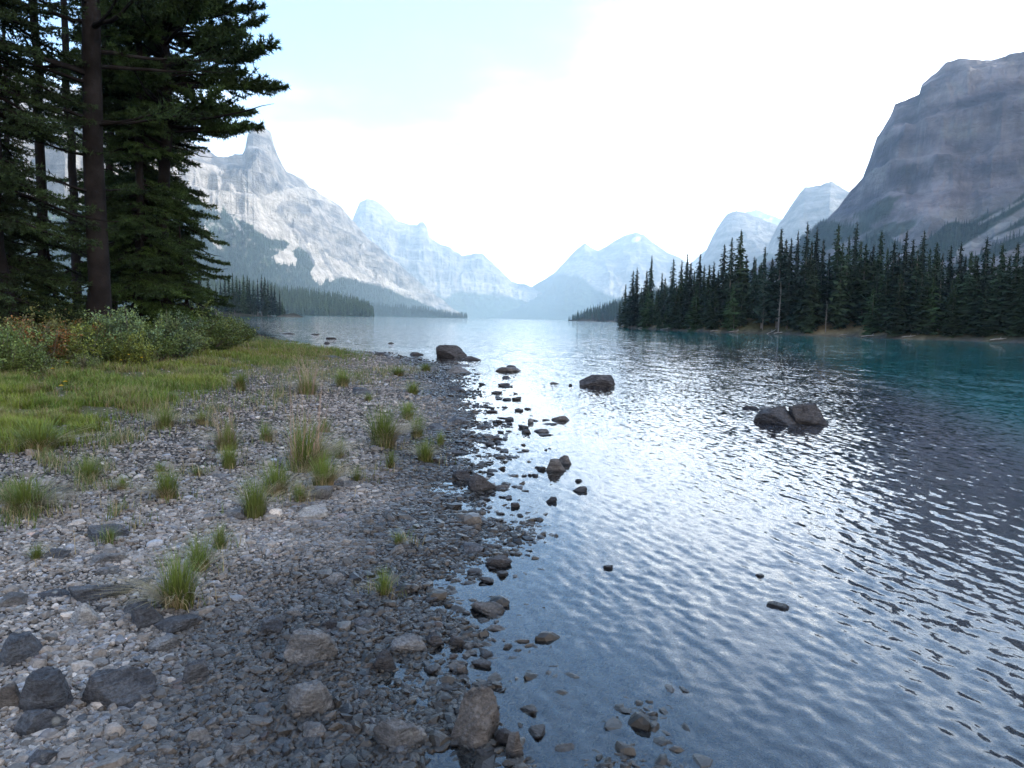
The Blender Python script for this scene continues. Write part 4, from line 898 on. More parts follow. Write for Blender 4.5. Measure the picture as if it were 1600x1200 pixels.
shrubs = [(-40, 585, 'g', 1.25, 'tall dark green shrub at the edge of the view'), (12, 590, 'g', 1.0, 'green willow shrub beside the bare gravel patch'), (45, 572, 'r', 1.2, 'rusty brown shrub below the dense dark spruce'), (78, 560, 'r', 1.25, 'largest rust tinged shrub in the thicket'), (118, 568, 'y', 1.1, 'olive green low shrub with a few rust leaves'),
          (150, 552, 'w', 1.2, 'pale grey green willow in front of the thick pine trunk'), (100, 545, 'g', 1.2, 'green shrub behind the rusty shrubs'), (178, 560, 'r', 1.0, 'orange tinged shrub in front of the pale willow'), (205, 567, 'y', 1.1, 'dark yellow green shrub in the middle of the thicket'), (186, 562, 'w', 1.25, 'pale willow shrub in front of the green spruce'),
          (240, 562, 'g', 1.15, 'green shrub in front of the young spruces'), (222, 568, 's', 0.95, 'low grey green shrub with dead twigs'), (272, 557, 'w', 1.2, 'pale leaved willow beside the dead branches'), (298, 553, 's', 1.1, 'low pale shrub with dry stems at the meadow edge'), (312, 547, 'g', 1.25, 'bushy green shrub under the last spruce'),
          (336, 545, 'y', 1.2, 'yellow green shrub towards the lake'), (350, 541, 'g', 1.1, 'green shrub next to the last one by the lake'), (372, 536, 'y', 0.95, 'last shrub of the thicket before the open water'), (20, 548, 'g', 1.3, 'dark shrub in the shade of the dense spruce'), (55, 540, 'y', 1.3, 'olive shrub deep in the shade of the trees'), (350, 520, 'y', 1.2, 'shrub behind the row at the shore bend'),
          (135, 578, 's', 0.6, 'small low shrub at the front of the thicket'), (70, 584, 's', 0.7, 'small shrub beside the yellow flowers')]
for i, (px, py, k, s, lab) in enumerate(shrubs):
    q = at(px, py); place('shrub', [('stems', SH[k][0]), ('foliage', SH[k][1])], (q[0], q[1], q[2] - 0.02), i * 1.7, s * (0.9 + 0.2 * ((i * 7) % 5) / 5) * (1.0 if px < 190 else 0.86) * max(0.9, min(q[1] / 19, 1.3)), lab, 'shrub', 'shrubs of the thicket under the near trees')
# dead branches in the thicket
r = np.random.default_rng(77); mb = MB()
for k in range(26):
    a = r.uniform(0, 6.28); l = r.uniform(0.4, 1.0); p = np.array([r.uniform(-.4, .4), r.uniform(-.3, .3), 0.1]); d = np.array([math.cos(a), math.sin(a), r.uniform(0.1, 0.9)])
    V, Fc = tube([p, p + d * l * .5 + [0, 0, .05], p + d * l], np.array([0.012, 0.008, 0.003]), 5); mb.add(V, Fc)
q = at(248, 552); o = mb.build('dead_branches', m_snag, loc=(q[0], q[1], q[2])); tag(o, 'tangle of bleached dead branches in the thicket', 'branches')

# ------------------------------------------------------------ grass
def blades(P, h, w, az, bend, cA, cB, r, seg=3):
    """curved tapering blades as strips of triangles; colour runs from cA at the foot to cB at the tip"""
    n = len(P); t = np.linspace(0, 1, seg + 1); dx = np.cos(az); dy = np.sin(az); sx, sy = -dy, dx
    V = np.zeros((n, 2 * seg + 1, 3)); C = np.zeros((n, 2 * seg + 1, 3))
    for i, ti in enumerate(t):
        off = bend * h * ti ** 2; z = h * (ti - 0.35 * np.minimum(bend, 1.2) * ti ** 2)
        c = np.stack([P[:, 0] + dx * off, P[:, 1] + dy * off, P[:, 2] + z], -1); ww = w * (1 - ti)
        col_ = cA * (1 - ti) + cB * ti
        if i < seg:
            V[:, 2 * i] = c + np.stack([sx * ww, sy * ww, 0 * ww], -1); V[:, 2 * i + 1] = c - np.stack([sx * ww, sy * ww, 0 * ww], -1); C[:, 2 * i] = C[:, 2 * i + 1] = col_
        else: V[:, 2 * i] = c; C[:, 2 * i] = col_
    Fb = []
    for i in range(seg - 1): a = 2 * i; Fb += [[a, a + 1, a + 3], [a, a + 3, a + 2]]
    a = 2 * (seg - 1); Fb += [[a, a + 1, a + 2]]; Fb = np.array(Fb); m = 2 * seg + 1
    Fc = (Fb[None] + (np.arange(n) * m)[:, None, None]).reshape(-1, 3); return V.reshape(-1, 3), Fc, C.reshape(-1, 3)
m_grass = leaf_mat('grass_blades')
r = np.random.default_rng(90)
gp = []
while sum(map(len, gp)) < 105000:
    px = r.uniform(-60, 600, 40000); py = r.uniform(522, 712, 40000)
    jx, jy = r.normal(size=(2, 40000)); k = inpoly(px + jx * 22, py + jy * 7, MEADOW); px, py = px[k], py[k]; d = ray(0, 0)
    D = fwd[None] * F + rt[None] * (px - 800)[:, None] + up[None] * (600 - py)[:, None]; tz = 0.3
    Q = CAM + D * ((tz - CAM[2]) / D[:, 2])[:, None]
    for _ in range(6):
        g = np.maximum(ground(Q[:, 0], Q[:, 1], False), 0.02); tz = tz * 0.3 + 0.7 * g; Q = CAM + D * ((tz - CAM[2]) / np.minimum(D[:, 2], -1e-3))[:, None]
    Q[:, 2] = ground(Q[:, 0], Q[:, 1]); cl = fbm(Q[:, :2] * 1.6, 3, 95); fine = fbm(Q[:, :2] * 6, 2, 96)
    ok = (np.abs(Q[:, 2] - tz) < 0.25) & (Q[:, 2] > 0.03) & (cl + fine * 0.6 + r.random(len(cl)) * 0.25 > 0.935) & (Q[:, 1] < 75); gp.append(np.concatenate([Q[ok], cl[ok][:, None]], 1))
gp = np.concatenate(gp)[:105000]; n = len(gp); dist = np.hypot(gp[:, 0], gp[:, 1])
hgt = r.uniform(0.09, 0.27, n) * (0.7 + 0.8 * (gp[:, 3] - .4)) ; dryb = r.random(n) < 0.16 + 0.3 * (fbm(gp[:, :2] * 0.8, 2, 99) > 0.56)
tone = fbm(gp[:, :2] * 0.5, 3, 98)[:, None]
cb = np.where(dryb[:, None], np.array([0.30, 0.25, 0.12]), np.array([0.150, 0.225, 0.028]) * (0.75 + 0.6 * tone) + np.array([0.05, 0.02, 0.0]) * (tone > 0.55)) * r.uniform(0.7, 1.3, (n, 1))
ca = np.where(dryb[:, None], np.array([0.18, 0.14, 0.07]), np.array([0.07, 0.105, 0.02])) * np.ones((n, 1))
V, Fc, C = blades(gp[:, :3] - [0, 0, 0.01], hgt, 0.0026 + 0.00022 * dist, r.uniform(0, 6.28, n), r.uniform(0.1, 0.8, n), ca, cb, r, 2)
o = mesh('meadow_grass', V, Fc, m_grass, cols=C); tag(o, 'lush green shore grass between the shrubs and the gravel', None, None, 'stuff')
TUFTS = [(280, 950, 66, 62, 1, 'large green tuft with straw skirt between dark flat stones'), (312, 890, 46, 48, 0, 'middle tuft of the three in a line on the gravel'), (343, 858, 36, 24, 2, 'small upper tuft of the three in a line on the gravel'), (600, 930, 38, 26, 2, 'bright green tuft alone on wet dark pebbles near the water'),
         (622, 852, 20, 24, 4, 'small yellowing tuft behind a rounded stone'), (398, 806, 56, 44, 0, 'green tuft beside the pale flat stone'), (432, 772, 48, 30, 1, 'tuft with brown base behind the one by the pale flat stone'), (468, 785, 32, 30, 4, 'low tuft just behind the pale flat stone'), (505, 762, 48, 44, 1, 'green tuft in front of the tallest straw clump'),
         (476, 735, 74, 58, 3, 'tallest clump with long pinkish dead stalks'), (530, 714, 30, 26, 2, 'short green tuft right of the tallest clump'), (557, 752, 24, 20, 2, 'small round tuft on dark pebbles right of the tallest clump'), (598, 698, 60, 44, 1, 'tall green tuft with straw lying to one side'), (610, 732, 28, 26, 2, 'small tuft in front of the tall green one'),
         (664, 722, 34, 32, 1, 'tuft with brown dry blades closest to the waterline'), (652, 684, 34, 34, 0, 'green tuft between the tall one and the water'), (636, 656, 26, 34, 0, 'soft green tuft up the beach from the waterline'), (645, 616, 20, 30, 0, 'round tuft on the dark gravel below the triangular boulder'), (508, 676, 26, 24, 4, 'yellowish tuft behind the tallest clump'),
         (415, 690, 34, 30, 4, 'pale tuft on dry gravel left of the tallest clump'), (358, 732, 34, 32, 0, 'green tuft with reddish stalks behind it'), (356, 704, 40, 28, 3, 'clump of dry reddish stalks'), (262, 782, 42, 42, 1, 'tuft with wide straw skirt on dry gravel'), (258, 668, 34, 42, 4, 'dull green clump at the edge of the meadow'),
         (316, 662, 26, 30, 4, 'small pale tuft on gravel below the meadow'), (172, 850, 22, 16, 2, 'tiny tuft in front of a flat slate stone'), (57, 876, 20, 28, 2, 'small flat green tuft on pale gravel'), (192, 768, 24, 16, 4, 'thin upright tuft on pale gravel'), (138, 752, 34, 40, 0, 'green patchy tuft on pale gravel below the meadow'), (40, 800, 44, 62, 1, 'wide pale tuft at the edge of the gravel'),
         (376, 610, 28, 28, 0, 'tuft at the lower corner of the meadow'), (535, 604, 26, 34, 0, 'green tuft left of the dark slanted stone'), (576, 625, 14, 22, 4, 'low tuft right of the dark slanted stone'), (560, 594, 14, 20, 4, 'small tuft behind the dark slanted stone'), (622, 588, 14, 30, 0, 'low tuft row near the wet slab'), (688, 696, 22, 14, 2, 'thin green tuft on wet pebbles at the waterline'),
         (480, 616, 34, 36, 3, 'dry stalk clump in the middle of the upper gravel'), (60, 705, 44, 70, 0, 'thick green tuft at the lower edge of the meadow'), (665, 580, 12, 26, 0, 'low tuft by the slab near the boulders'), (250, 738, 18, 20, 4, 'faint dry tuft on pale gravel'), (308, 742, 16, 24, 4, 'low dull tuft beside a flat stone'), (640, 640, 14, 16, 4, 'small dull tuft on the dark gravel')]
rs2 = np.random.default_rng(92)
# thin sparse grass and dead stalks over the middle of the gravel
gp = []
for (cx, cy, sx_, sy_, m) in ((30, 790, 45, 28, 900), (140, 745, 40, 20, 700), (180, 690, 40, 12, 700), (250, 650, 30, 22, 700), (330, 645, 45, 20, 700), (480, 585, 70, 14, 1600), (560, 590, 50, 16, 900), (420, 620, 60, 20, 900), (620, 580, 40, 7, 700), (450, 570, 60, 8, 1200), (70, 720, 40, 12, 500), (200, 810, 30, 14, 250)):
    for _ in range(int(m * 1.6)):
        px, py = r.normal(cx, sx_ * .6), r.normal(cy, sy_ * .6); gp.append((px, py))
for (px, py, hp, wp, k, lab) in TUFTS:
    for _ in range(70): gp.append((rs2.normal(px, wp * 0.8), rs2.normal(py, 2 + wp * 0.12)))
gp = np.array(gp); D = fwd[None] * F + rt[None] * (gp[:, 0] - 800)[:, None] + up[None] * (600 - gp[:, 1])[:, None]; tz = 0.2 * np.ones(len(gp))
for _ in range(10): Q = CAM + D * ((tz - CAM[2]) / np.minimum(D[:, 2], -1e-3))[:, None]; tz = tz * 0.4 + 0.6 * np.maximum(ground(Q[:, 0], Q[:, 1], False), 0.02)
Q[:, 2] = ground(Q[:, 0], Q[:, 1]); k = fbm(Q[:, :2] * 4, 2, 123) > 0.47; Q = Q[k]; n = len(Q); dist = np.hypot(Q[:, 0], Q[:, 1])
dryb = r.random(n) < 0.4; cb = np.where(dryb[:, None], np.array([0.30, 0.25, 0.14]), np.array([0.10, 0.14, 0.04])) * r.uniform(.7, 1.3, (n, 1))
V, Fc, C = blades(Q, r.uniform(0.05, 0.20, n), 0.0016 + 0.00025 * dist, r.uniform(0, 6.28, n), r.uniform(0.2, 1.0, n), cb * .7, cb, r, 2)
o = mesh('sparse_grass', V, Fc, m_grass, cols=C); tag(o, 'thin scattered grass growing through the dry gravel', None, None, 'stuff')

def tuft(seed, n=260, h=0.30, w=0.10, dry=0.25, tall=0):
    r = np.random.default_rng(seed); a = r.uniform(0, 6.28, n); q = r.random(n) ** 0.8 * w * 0.5
    P = np.stack([np.cos(a) * q, np.sin(a) * q, np.zeros(n) - 0.01], -1); az = a + r.normal(size=n) * 0.6
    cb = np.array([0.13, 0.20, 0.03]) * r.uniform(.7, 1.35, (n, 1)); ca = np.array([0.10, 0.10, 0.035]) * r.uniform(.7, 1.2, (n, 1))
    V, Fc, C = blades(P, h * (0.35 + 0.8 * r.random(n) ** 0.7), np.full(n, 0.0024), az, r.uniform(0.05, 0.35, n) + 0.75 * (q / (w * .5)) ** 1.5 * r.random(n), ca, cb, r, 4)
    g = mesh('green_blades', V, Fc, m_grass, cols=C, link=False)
    m = int(n * dry); a = r.normal(3.8, 1.1, m); q = np.sqrt(r.random(m)) * w * 0.5; P = np.stack([np.cos(a) * q, np.sin(a) * q, np.zeros(m)], -1)
    cb = np.array([0.42, 0.34, 0.19]) * r.uniform(.6, 1.2, (m, 1))
    V, Fc, C = blades(P, h * r.uniform(0.5, 0.95, m), np.full(m, 0.0024), a + r.normal(size=m) * .3, r.uniform(0.9, 1.9, m), cb * .7, cb, r, 4)
    if tall:
        a = r.uniform(0, 6.28, tall); P = np.stack([np.cos(a) * w * .4, np.sin(a) * w * .4, 0 * a], -1); cb2 = np.array([0.40, 0.29, 0.22]) * r.uniform(.7, 1.2, (tall, 1))
        V2, F2, C2 = blades(P, h * r.uniform(1.2, 2.1, tall), np.full(tall, 0.0018), r.normal(3.3, 1.2, tall), r.uniform(0.15, 0.9, tall), cb2, cb2, r, 4)
        Fc = np.concatenate([Fc, F2 + len(V)]); V = np.concatenate([V, V2]); C = np.concatenate([C, C2])
    d = mesh('dry_blades', V, Fc, m_grass, cols=C, link=False); return (g, d)
TU = [tuft(1, 300, 0.3, 0.13), tuft(2, 360, 0.3, 0.15, 0.6), tuft(3, 240, 0.28, 0.11, 0.2), tuft(4, 300, 0.3, 0.17, 1.0, 70), tuft(5, 190, 0.26, 0.14, 0.7)]
# px, py of the foot, height px, width px, kind, label
for i, (px, py, hp, wp, k, lab) in enumerate(TUFTS):
    q = at(px, py); d = np.linalg.norm(q - CAM); h = hp * d / F / math.cos(math.atan2(CAM[2] - q[2], d)) * 1.28; W = wp * d / F
    s = h / 0.30; sw = min(max(W / 0.26, s * 0.9), s * 1.9)
    t = place('grass_tuft', [('green_blades', TU[k][0]), ('dry_blades', TU[k][1])], (q[0], q[1], q[2]), i * 2.1 if k in (0, 2, 4) else 0.3 * i, (sw, sw, s), lab, 'grass tuft', 'grass tufts on the gravel beach')
# yellow flowers in the meadow
m_yel = plain('yellow_petals', (0.75, 0.50, 0.02), 0.6, 0.1); m_stem = plain('flower_stem', (0.06, 0.10, 0.03), 0.7)
V, Fc = tube([[0, 0, 0], [0.01, 0, 0.16], [0.0, 0.01, 0.30]], np.array([0.003, 0.0025, 0.002]), 5); f_st = MB(); f_st.add(V, Fc); f_st = f_st.build('stem', m_stem, link=False)
mb = MB()
for k in range(10):
    a = k / 10 * 2 * PI; c, s = math.cos(a), math.sin(a); mb.add([[0, 0, .30], [c * .014 - s * .007, s * .014 + c * .007, .306], [c * .028, s * .028, .300], [c * .014 + s * .007, s * .014 - c * .007, .306]], [[0, 1, 2, 3]])
V, Fc = ico(1); mb.add(V * [.009, .009, .006] + [0, 0, .305], Fc); f_hd = mb.build('flower_head', m_yel, link=False)
for i, (px, py, lab) in enumerate(((30, 580, 'yellow flower beside the bare gravel patch'), (83, 598, 'yellow flower in the meadow, in front of the rusty shrubs'), (106, 585, 'pale yellow flower at the foot of the rusty shrubs'), (97, 628, 'lower of the yellow flowers in the thick grass'), (103, 622, 'yellow flower beside the lowest one in the thick grass'), (202, 566, 'yellow flower below the orange tinged shrub'), (222, 572, 'yellow flower at the top of the meadow'), (190, 578, 'small yellow flower beside the shrub edge'))):
    q = at(px, py + 12); place('yellow_flower', [('stem', f_st), ('flower_head', f_hd)], (q[0], q[1], q[2]), i, 1.15, lab, 'flower', 'yellow flowers in the meadow')

# ------------------------------------------------------------ rocks (each a thing)
def put_rock(px, py, wp, hp, m, label, seed, shape='angular', name='rock', group=None, tilt=0, z=None, dep=0.8):
    q = at(px, py); v = q - CAM; d = np.linalg.norm(v); phi = math.asin(min(0.9, -v[2] / d)); W = wp * d / F; hm = hp * d / F
    De = W * dep; H = max((hm - De * math.sin(phi) * 0.75) / math.cos(phi), 0.22 * W if shape != 'flat' else 0.10 * W)
    p = dict(angular=26, flat=26, round=5)[shape]; H *= 1.04 if wp > 22 else 0.78; lev = 6 if wp > 44 else (5 if wp > 24 else (4 if wp > 12 else 3))
    sub = 1.55                                       # part of the stone below ground or water
    V, Fc = rockshape(seed, lev, p, 9 if shape != 'round' else 9, 0.085 if lev > 3 else 0.03)
    kt = 0.5 if 'mound' in label or 'triangular' in label else 0.26
    V[:, :2] *= (1.0 - kt * V[:, 2:3]) / (1 + kt * 0.25)
    V = V * [W / 2 * (0.83 if wp > 30 else 0.95), De / 2 * 0.83, H / 2 * sub]; az = math.atan2(q[0], q[1])
    if tilt: ct, st_ = math.cos(tilt), math.sin(tilt); V = V @ np.array([[ct, 0, st_], [0, 1, 0], [-st_, 0, ct]])
    back = De * 0.42; base = max(q[2], 0.0) if z is None else z
    loc = (q[0] + math.sin(az) * back, q[1] + math.cos(az) * back, base + H - H / 2 * sub * abs(1))
    o = mesh(name, V, Fc, ROCKM[m], smooth=True, loc=loc); o.rotation_euler = (0, 0, -az)
    o.data.set_sharp_from_angle(angle=R(42)) if hasattr(o.data, 'set_sharp_from_angle') else None
    tag(o, label, 'rock', group); return o
rocks = [
 (482, 1042, 82, 62, 'g', 'angular grey boulder with a small pale spot on its top', 'angular', 0.9), (634, 1022, 60, 36, 'g', 'rounded smooth grey boulder beside a puddle', 'round', 0.8), (740, 1165, 76, 82, 'b', 'big blocky brown grey boulder standing in the shallows', 'angular', 0.9), (620, 1182, 80, 58, 'g', 'lumpy pale topped boulder between puddle and pebbles', 'angular', 0.8),
 (478, 1130, 72, 54, 'g', 'dome shaped grey boulder on the dark pebbles', 'round', 0.8), (175, 1108, 94, 60, 's', 'large dark slate boulder with a jagged underside', 'angular', 0.8), (66, 1120, 72, 62, 's', 'dark slate boulder with pale lichen discs', 'angular', 0.9), (60, 1152, 60, 38, 's', 'lower slab leaning against the lichen spotted slate', 'flat', 0.7), (42, 1038, 62, 48, 's', 'dark flat slab sunk in the gravel above the lichen boulder', 'flat', 1.0),
 (133, 978, 38, 32, 'p', 'small whitish block stone', 'angular', 0.8), (160, 957, 20, 14, 'd', 'small black stone touching the whitish block', 'angular', 0.8), (212, 965, 40, 26, 's', 'pointed dark stone left of the large tuft', 'angular', 0.8), (268, 992, 70, 34, 's', 'flat dark stone under the large tuft', 'flat', 0.9), (228, 985, 44, 36, 's', 'slanted dark stone left of the flat one under the tuft', 'flat', 0.9), (250, 1022, 50, 28, 'g', 'light grey stone with a white cap below the large tuft', 'angular', 0.8),
 (150, 942, 84, 30, 's', 'long dark ribbed slab behind the whitish block', 'flat', 0.6), (86, 936, 56, 14, 's', 'thin dark slab half buried beside the ribbed slab', 'flat', 0.6), (27, 948, 42, 20, 'g', 'flat pale grey stone at the edge of the gravel', 'flat', 0.7), (28, 957, 18, 11, 'p', 'little pale egg shaped stone', 'round', 0.8), (216, 918, 48, 15, 's', 'flat slate plate sunk left of the large tuft', 'flat', 0.7),
 (487, 812, 68, 28, 'p', 'large pale flat topped stone on the pebbles', 'flat', 0.7), (500, 783, 44, 24, 'g', 'dark flat stone behind the pale flat one', 'flat', 0.8), (540, 762, 40, 12, 'g', 'low flat stone behind the small round tuft', 'flat', 0.8), (370, 812, 44, 18, 'g', 'flat stone half buried left of the green tuft', 'flat', 0.8), (158, 843, 64, 26, 's', 'flat dark slate behind the tiny tuft', 'flat', 0.6), (168, 882, 50, 18, 'g', 'oblong grey stone on pale gravel', 'angular', 0.6), (163, 898, 34, 14, 'g', 'small rounded stone below the oblong one', 'round', 0.8), (93, 877, 38, 17, 's', 'small dark wedge stone on pale gravel', 'angular', 0.8),
 (490, 1158, 50, 26, 'g', 'flat leaning stone below the dome boulder', 'flat', 0.7), (425, 995, 36, 30, 's', 'squarish slate stone left of the angular boulder', 'angular', 0.9), (456, 968, 30, 18, 'g', 'light grey wedge behind the angular boulder', 'angular', 0.8), (524, 912, 34, 18, 'g', 'thin kite shaped plate lying on pebbles', 'flat', 0.8), (567, 980, 34, 16, 's', 'wet bluish slate plate on dark gravel', 'flat', 0.8), (555, 938, 20, 12, 's', 'small wet blue plate on dark gravel', 'flat', 0.9), (518, 985, 30, 18, 'd', 'dark wedge stone beside the wet blue plate', 'angular', 0.8),
 (622, 868, 24, 16, 'g', 'rounded stone in front of the yellowing tuft', 'round', 0.8), (308, 1068, 38, 34, 's', 'tilted slate plate in the middle of the pebbles', 'flat', 0.9), (602, 1050, 30, 34, 'd', 'black stone beside the rounded grey boulder', 'angular', 0.8), (676, 1010, 34, 22, 'd', 'dark ragged stone right of the rounded boulder', 'angular', 0.8), (712, 1010, 22, 22, 'd', 'dark pointed stone standing in the shallows', 'angular', 0.8), (722, 1052, 18, 18, 'b', 'reddish brown stone in the shallows', 'angular', 0.8), (575, 1048, 22, 18, 'b', 'maroon stone at the edge of the puddle', 'angular', 0.8),
 (790, 1165, 34, 26, 'd', 'dark stone leaning on the blocky boulder', 'flat', 0.8), (805, 1182, 24, 36, 'b', 'upright slab right of the blocky boulder', 'flat', 0.7), (370, 1190, 36, 26, 'g', 'pale grey stone at the bottom of the beach', 'angular', 0.8), (66, 1198, 40, 26, 's', 'blue grey stone at the bottom edge of the beach', 'angular', 0.8), (12, 1110, 34, 34, 'b', 'brownish stone at the side edge of the beach', 'angular', 0.8), (310, 1165, 30, 22, 'g', 'small grey stone low on the beach', 'angular', 0.8),
 (748, 768, 50, 30, 'd', 'dark triangular boulder standing in shallow water at the shore', 'angular', 0.9), (722, 752, 38, 20, 'd', 'dark stone behind the triangular shore boulder', 'angular', 0.9), (782, 765, 30, 9, 'b', 'low flat stone washed by water beside the shore boulder', 'flat', 0.7), (722, 778, 28, 9, 'd', 'thin dark plate in front of the shore boulder', 'flat', 0.7),
 (868, 737, 30, 22, 'b', 'light brown front stone of the pair in the water', 'angular', 1.0), (883, 726, 22, 20, 'b', 'dark topped rear stone of the pair in the water', 'angular', 0.9), (845, 735, 14, 9, 'd', 'small dark stone left of the brown pair', 'angular', 0.8), (907, 769, 22, 12, 'd', 'dark oval stone right of the brown pair', 'round', 0.8), (905, 753, 12, 7, 'd', 'small dark stone behind the dark oval one', 'angular', 0.8), (862, 785, 16, 13, 'd', 'dark cube like stone alone in the water', 'angular', 0.9), (804, 793, 14, 11, 'd', 'small dark stone in water near the shore', 'round', 0.9),
 (784, 886, 46, 20, 'd', 'flat dark brown stone off the pebbly point', 'angular', 0.7), (768, 962, 60, 20, 'b', 'smooth pale stone just under the surface', 'round', 0.7), (773, 986, 26, 10, 'b', 'flat reddish stone at the surface', 'flat', 0.8), (745, 830, 14, 16, 'b', 'small upright brown stone at the pebbly point', 'angular', 0.8), (737, 865, 36, 18, 's', 'wet slanting slate on the pebbly point', 'flat', 0.8), (768, 860, 14, 12, 'd', 'round black stone on the pebbly point', 'round', 0.8),
 (935, 605, 72, 24, 'd', 'big dark mound boulder alone in the lake', 'angular', 0.8), (1214, 664, 66, 32, 'd', 'low left half of the split boulder in the lake', 'angular', 0.9), (1257, 664, 60, 41, 'd', 'higher right half of the split boulder in the lake', 'angular', 0.9), (1196, 640, 20, 7, 'g', 'small stone just left of the split boulder', 'round', 0.7), (1175, 640, 22, 8, 'd', 'dark small stone at the end of the row by the split boulder', 'angular', 0.8),
 (699, 558, 62, 22, 'd', 'big triangular boulder at the end of the beach', 'angular', 0.7), (649, 555, 20, 7, 'd', 'small dark boulder left of the triangular one', 'angular', 0.8), (734, 563, 36, 7, 'd', 'low dark slab right of the triangular boulder', 'flat', 0.6), (718, 584, 42, 13, 'g', 'flat topped boulder in front of the triangular one', 'flat', 0.8), (722, 572, 22, 4, 'g', 'thin slab behind the flat topped boulder', 'flat', 0.8), (796, 581, 46, 8, 'g', 'long flat slab in the water', 'flat', 0.6), (801, 574, 18, 5, 'd', 'dark lump behind the long flat slab', 'round', 0.8), (790, 591, 14, 6, 'd', 'small dark stone in front of the long flat slab', 'angular', 0.8),
 (866, 600, 16, 4, 'g', 'thin wedge stone left of the lone mound boulder', 'flat', 0.6), (891, 603, 6, 5, 'd', 'tiny pointed stone beside the lone mound boulder', 'angular', 0.8), (876, 658, 26, 9, 'b', 'reddish dark stone out from the pebbles', 'angular', 0.8), (862, 664, 22, 4, 'd', 'thin dark sliver of stone in front of the reddish one', 'flat', 0.7), (846, 676, 22, 9, 'g', 'pale rounded stone awash near the slivers', 'round', 0.8), (854, 681, 24, 4, 'd', 'long thin black stone in front of the pale awash one', 'flat', 0.7), (822, 677, 15, 9, 'd', 'black pointed stone left of the pale awash one', 'angular', 0.8), (775, 687, 18, 8, 'd', 'dark stone at the outer edge of the pebbles', 'angular', 0.8), (830, 661, 11, 10, 'g', 'grey stubby stone between slivers and pebbles', 'angular', 0.8),
 (1212, 951, 42, 7, 'd', 'dark stone barely breaking the surface among the ripples', 'flat', 0.6), (1186, 901, 14, 5, 'd', 'tiny dark stone behind the barely breaking one', 'angular', 0.8), (950, 889, 16, 8, 'd', 'small dark stone alone in rippled water', 'angular', 0.8),
 (562, 617, 32, 14, 's', 'dark slanted stone on the upper gravel', 'angular', 0.8), (592, 556, 22, 8, 'd', 'dark pointed stone where the beach ends', 'angular', 0.8), (512, 560, 34, 5, 's', 'flat dark stone at the tip of the meadow', 'flat', 0.7), (352, 746, 42, 8, 'g', 'flat plate stone in front of the green tuft with reddish stalks', 'flat', 0.7), (90, 770, 32, 10, 's', 'dark lump stone left of the patchy green tuft', 'angular', 0.7), (18, 740, 20, 5, 'd', 'thin dark stone on the gravel near the meadow', 'flat', 0.7), (670, 577, 34, 7, 's', 'long slab at the beach edge near the boulders', 'flat', 0.7),
 (450, 522, 20, 3, 'd', 'long low rock in the bay beyond the meadow', 'flat', 0.7), (492, 523, 12, 3, 'd', 'second low rock in the bay', 'flat', 0.8), (516, 530, 16, 4, 'd', 'third and nearer low rock in the bay', 'flat', 0.8), (511, 537, 9, 4, 'd', 'small rock in the bay close to shore', 'angular', 0.8), (610, 537, 11, 3, 'd', 'low rock in open water left of the triangular boulder', 'flat', 0.8), (715, 663, 44, 14, 's', 'dark low boulder bedded in the pebbles', 'angular', 0.8), (712, 612, 26, 8, 's', 'low wet boulder at the bend of the pebble edge', 'angular', 0.8), (682, 672, 30, 12, 's', 'grey flat stone behind the thin tuft at the waterline', 'flat', 0.9),
 (710, 710, 50, 5, 's', 'long wet slab lying across the pebbles at the waterline', 'flat', 0.4), (155, 655, 22, 9, 'b', 'rusty brown lump at the edge of the meadow', 'angular', 0.8)]  # the rusty lump is a clump of dead grass, modelled as a rock
for i, (px, py, w, h, m, lab, shp, dep) in enumerate(rocks):
    put_rock(px, py, w, h, m, lab, 500 + i * 3, shp, dep=dep)
# scattered loose stones in the shallows, alike but countable
rr_ = np.random.default_rng(66); TPL = []
for k in range(6):
    V, Fc = rockshape(900 + k, 3, 14, 10, 0.05); TPL.append(mesh('rock', V, Fc, m_dark if k % 3 else m_brown, smooth=False, link=False))
for k in range(190):
    py = rr_.uniform(600, 905) if k < 130 else rr_.uniform(890, 1190); sx_ = np.interp(py, [600, 640, 665, 700, 740, 800, 860, 905, 960, 1200], [725, 760, 765, 760, 745, 742, 735, 670, 620, 720])
    px = sx_ + abs(rr_.normal()) * np.interp(py, [600, 700, 800, 905, 1200], [38, 45, 34, 70, 75]) + 4
    q = at(px, py); d = np.linalg.norm(q - CAM); W = (rr_.uniform(4, 14) if k < 130 else rr_.uniform(9, 24)) * d / F * 1.1; H = W * rr_.uniform(0.16, 0.36)
    o = bpy.data.objects.new('rock', TPL[k % 6].data); col.objects.link(o); o.location = (q[0], q[1], H * 0.15); o.scale = (W / 2, W / 2 * rr_.uniform(.6, 1), H / 2 * 1.4); o.rotation_euler = (rr_.uniform(-.2, .2), rr_.uniform(-.2, .2), rr_.uniform(0, 6.28))
    tag(o, 'little dark stone poking out of the shallows along the pebble edge', 'rock', 'little stones in the shallows')

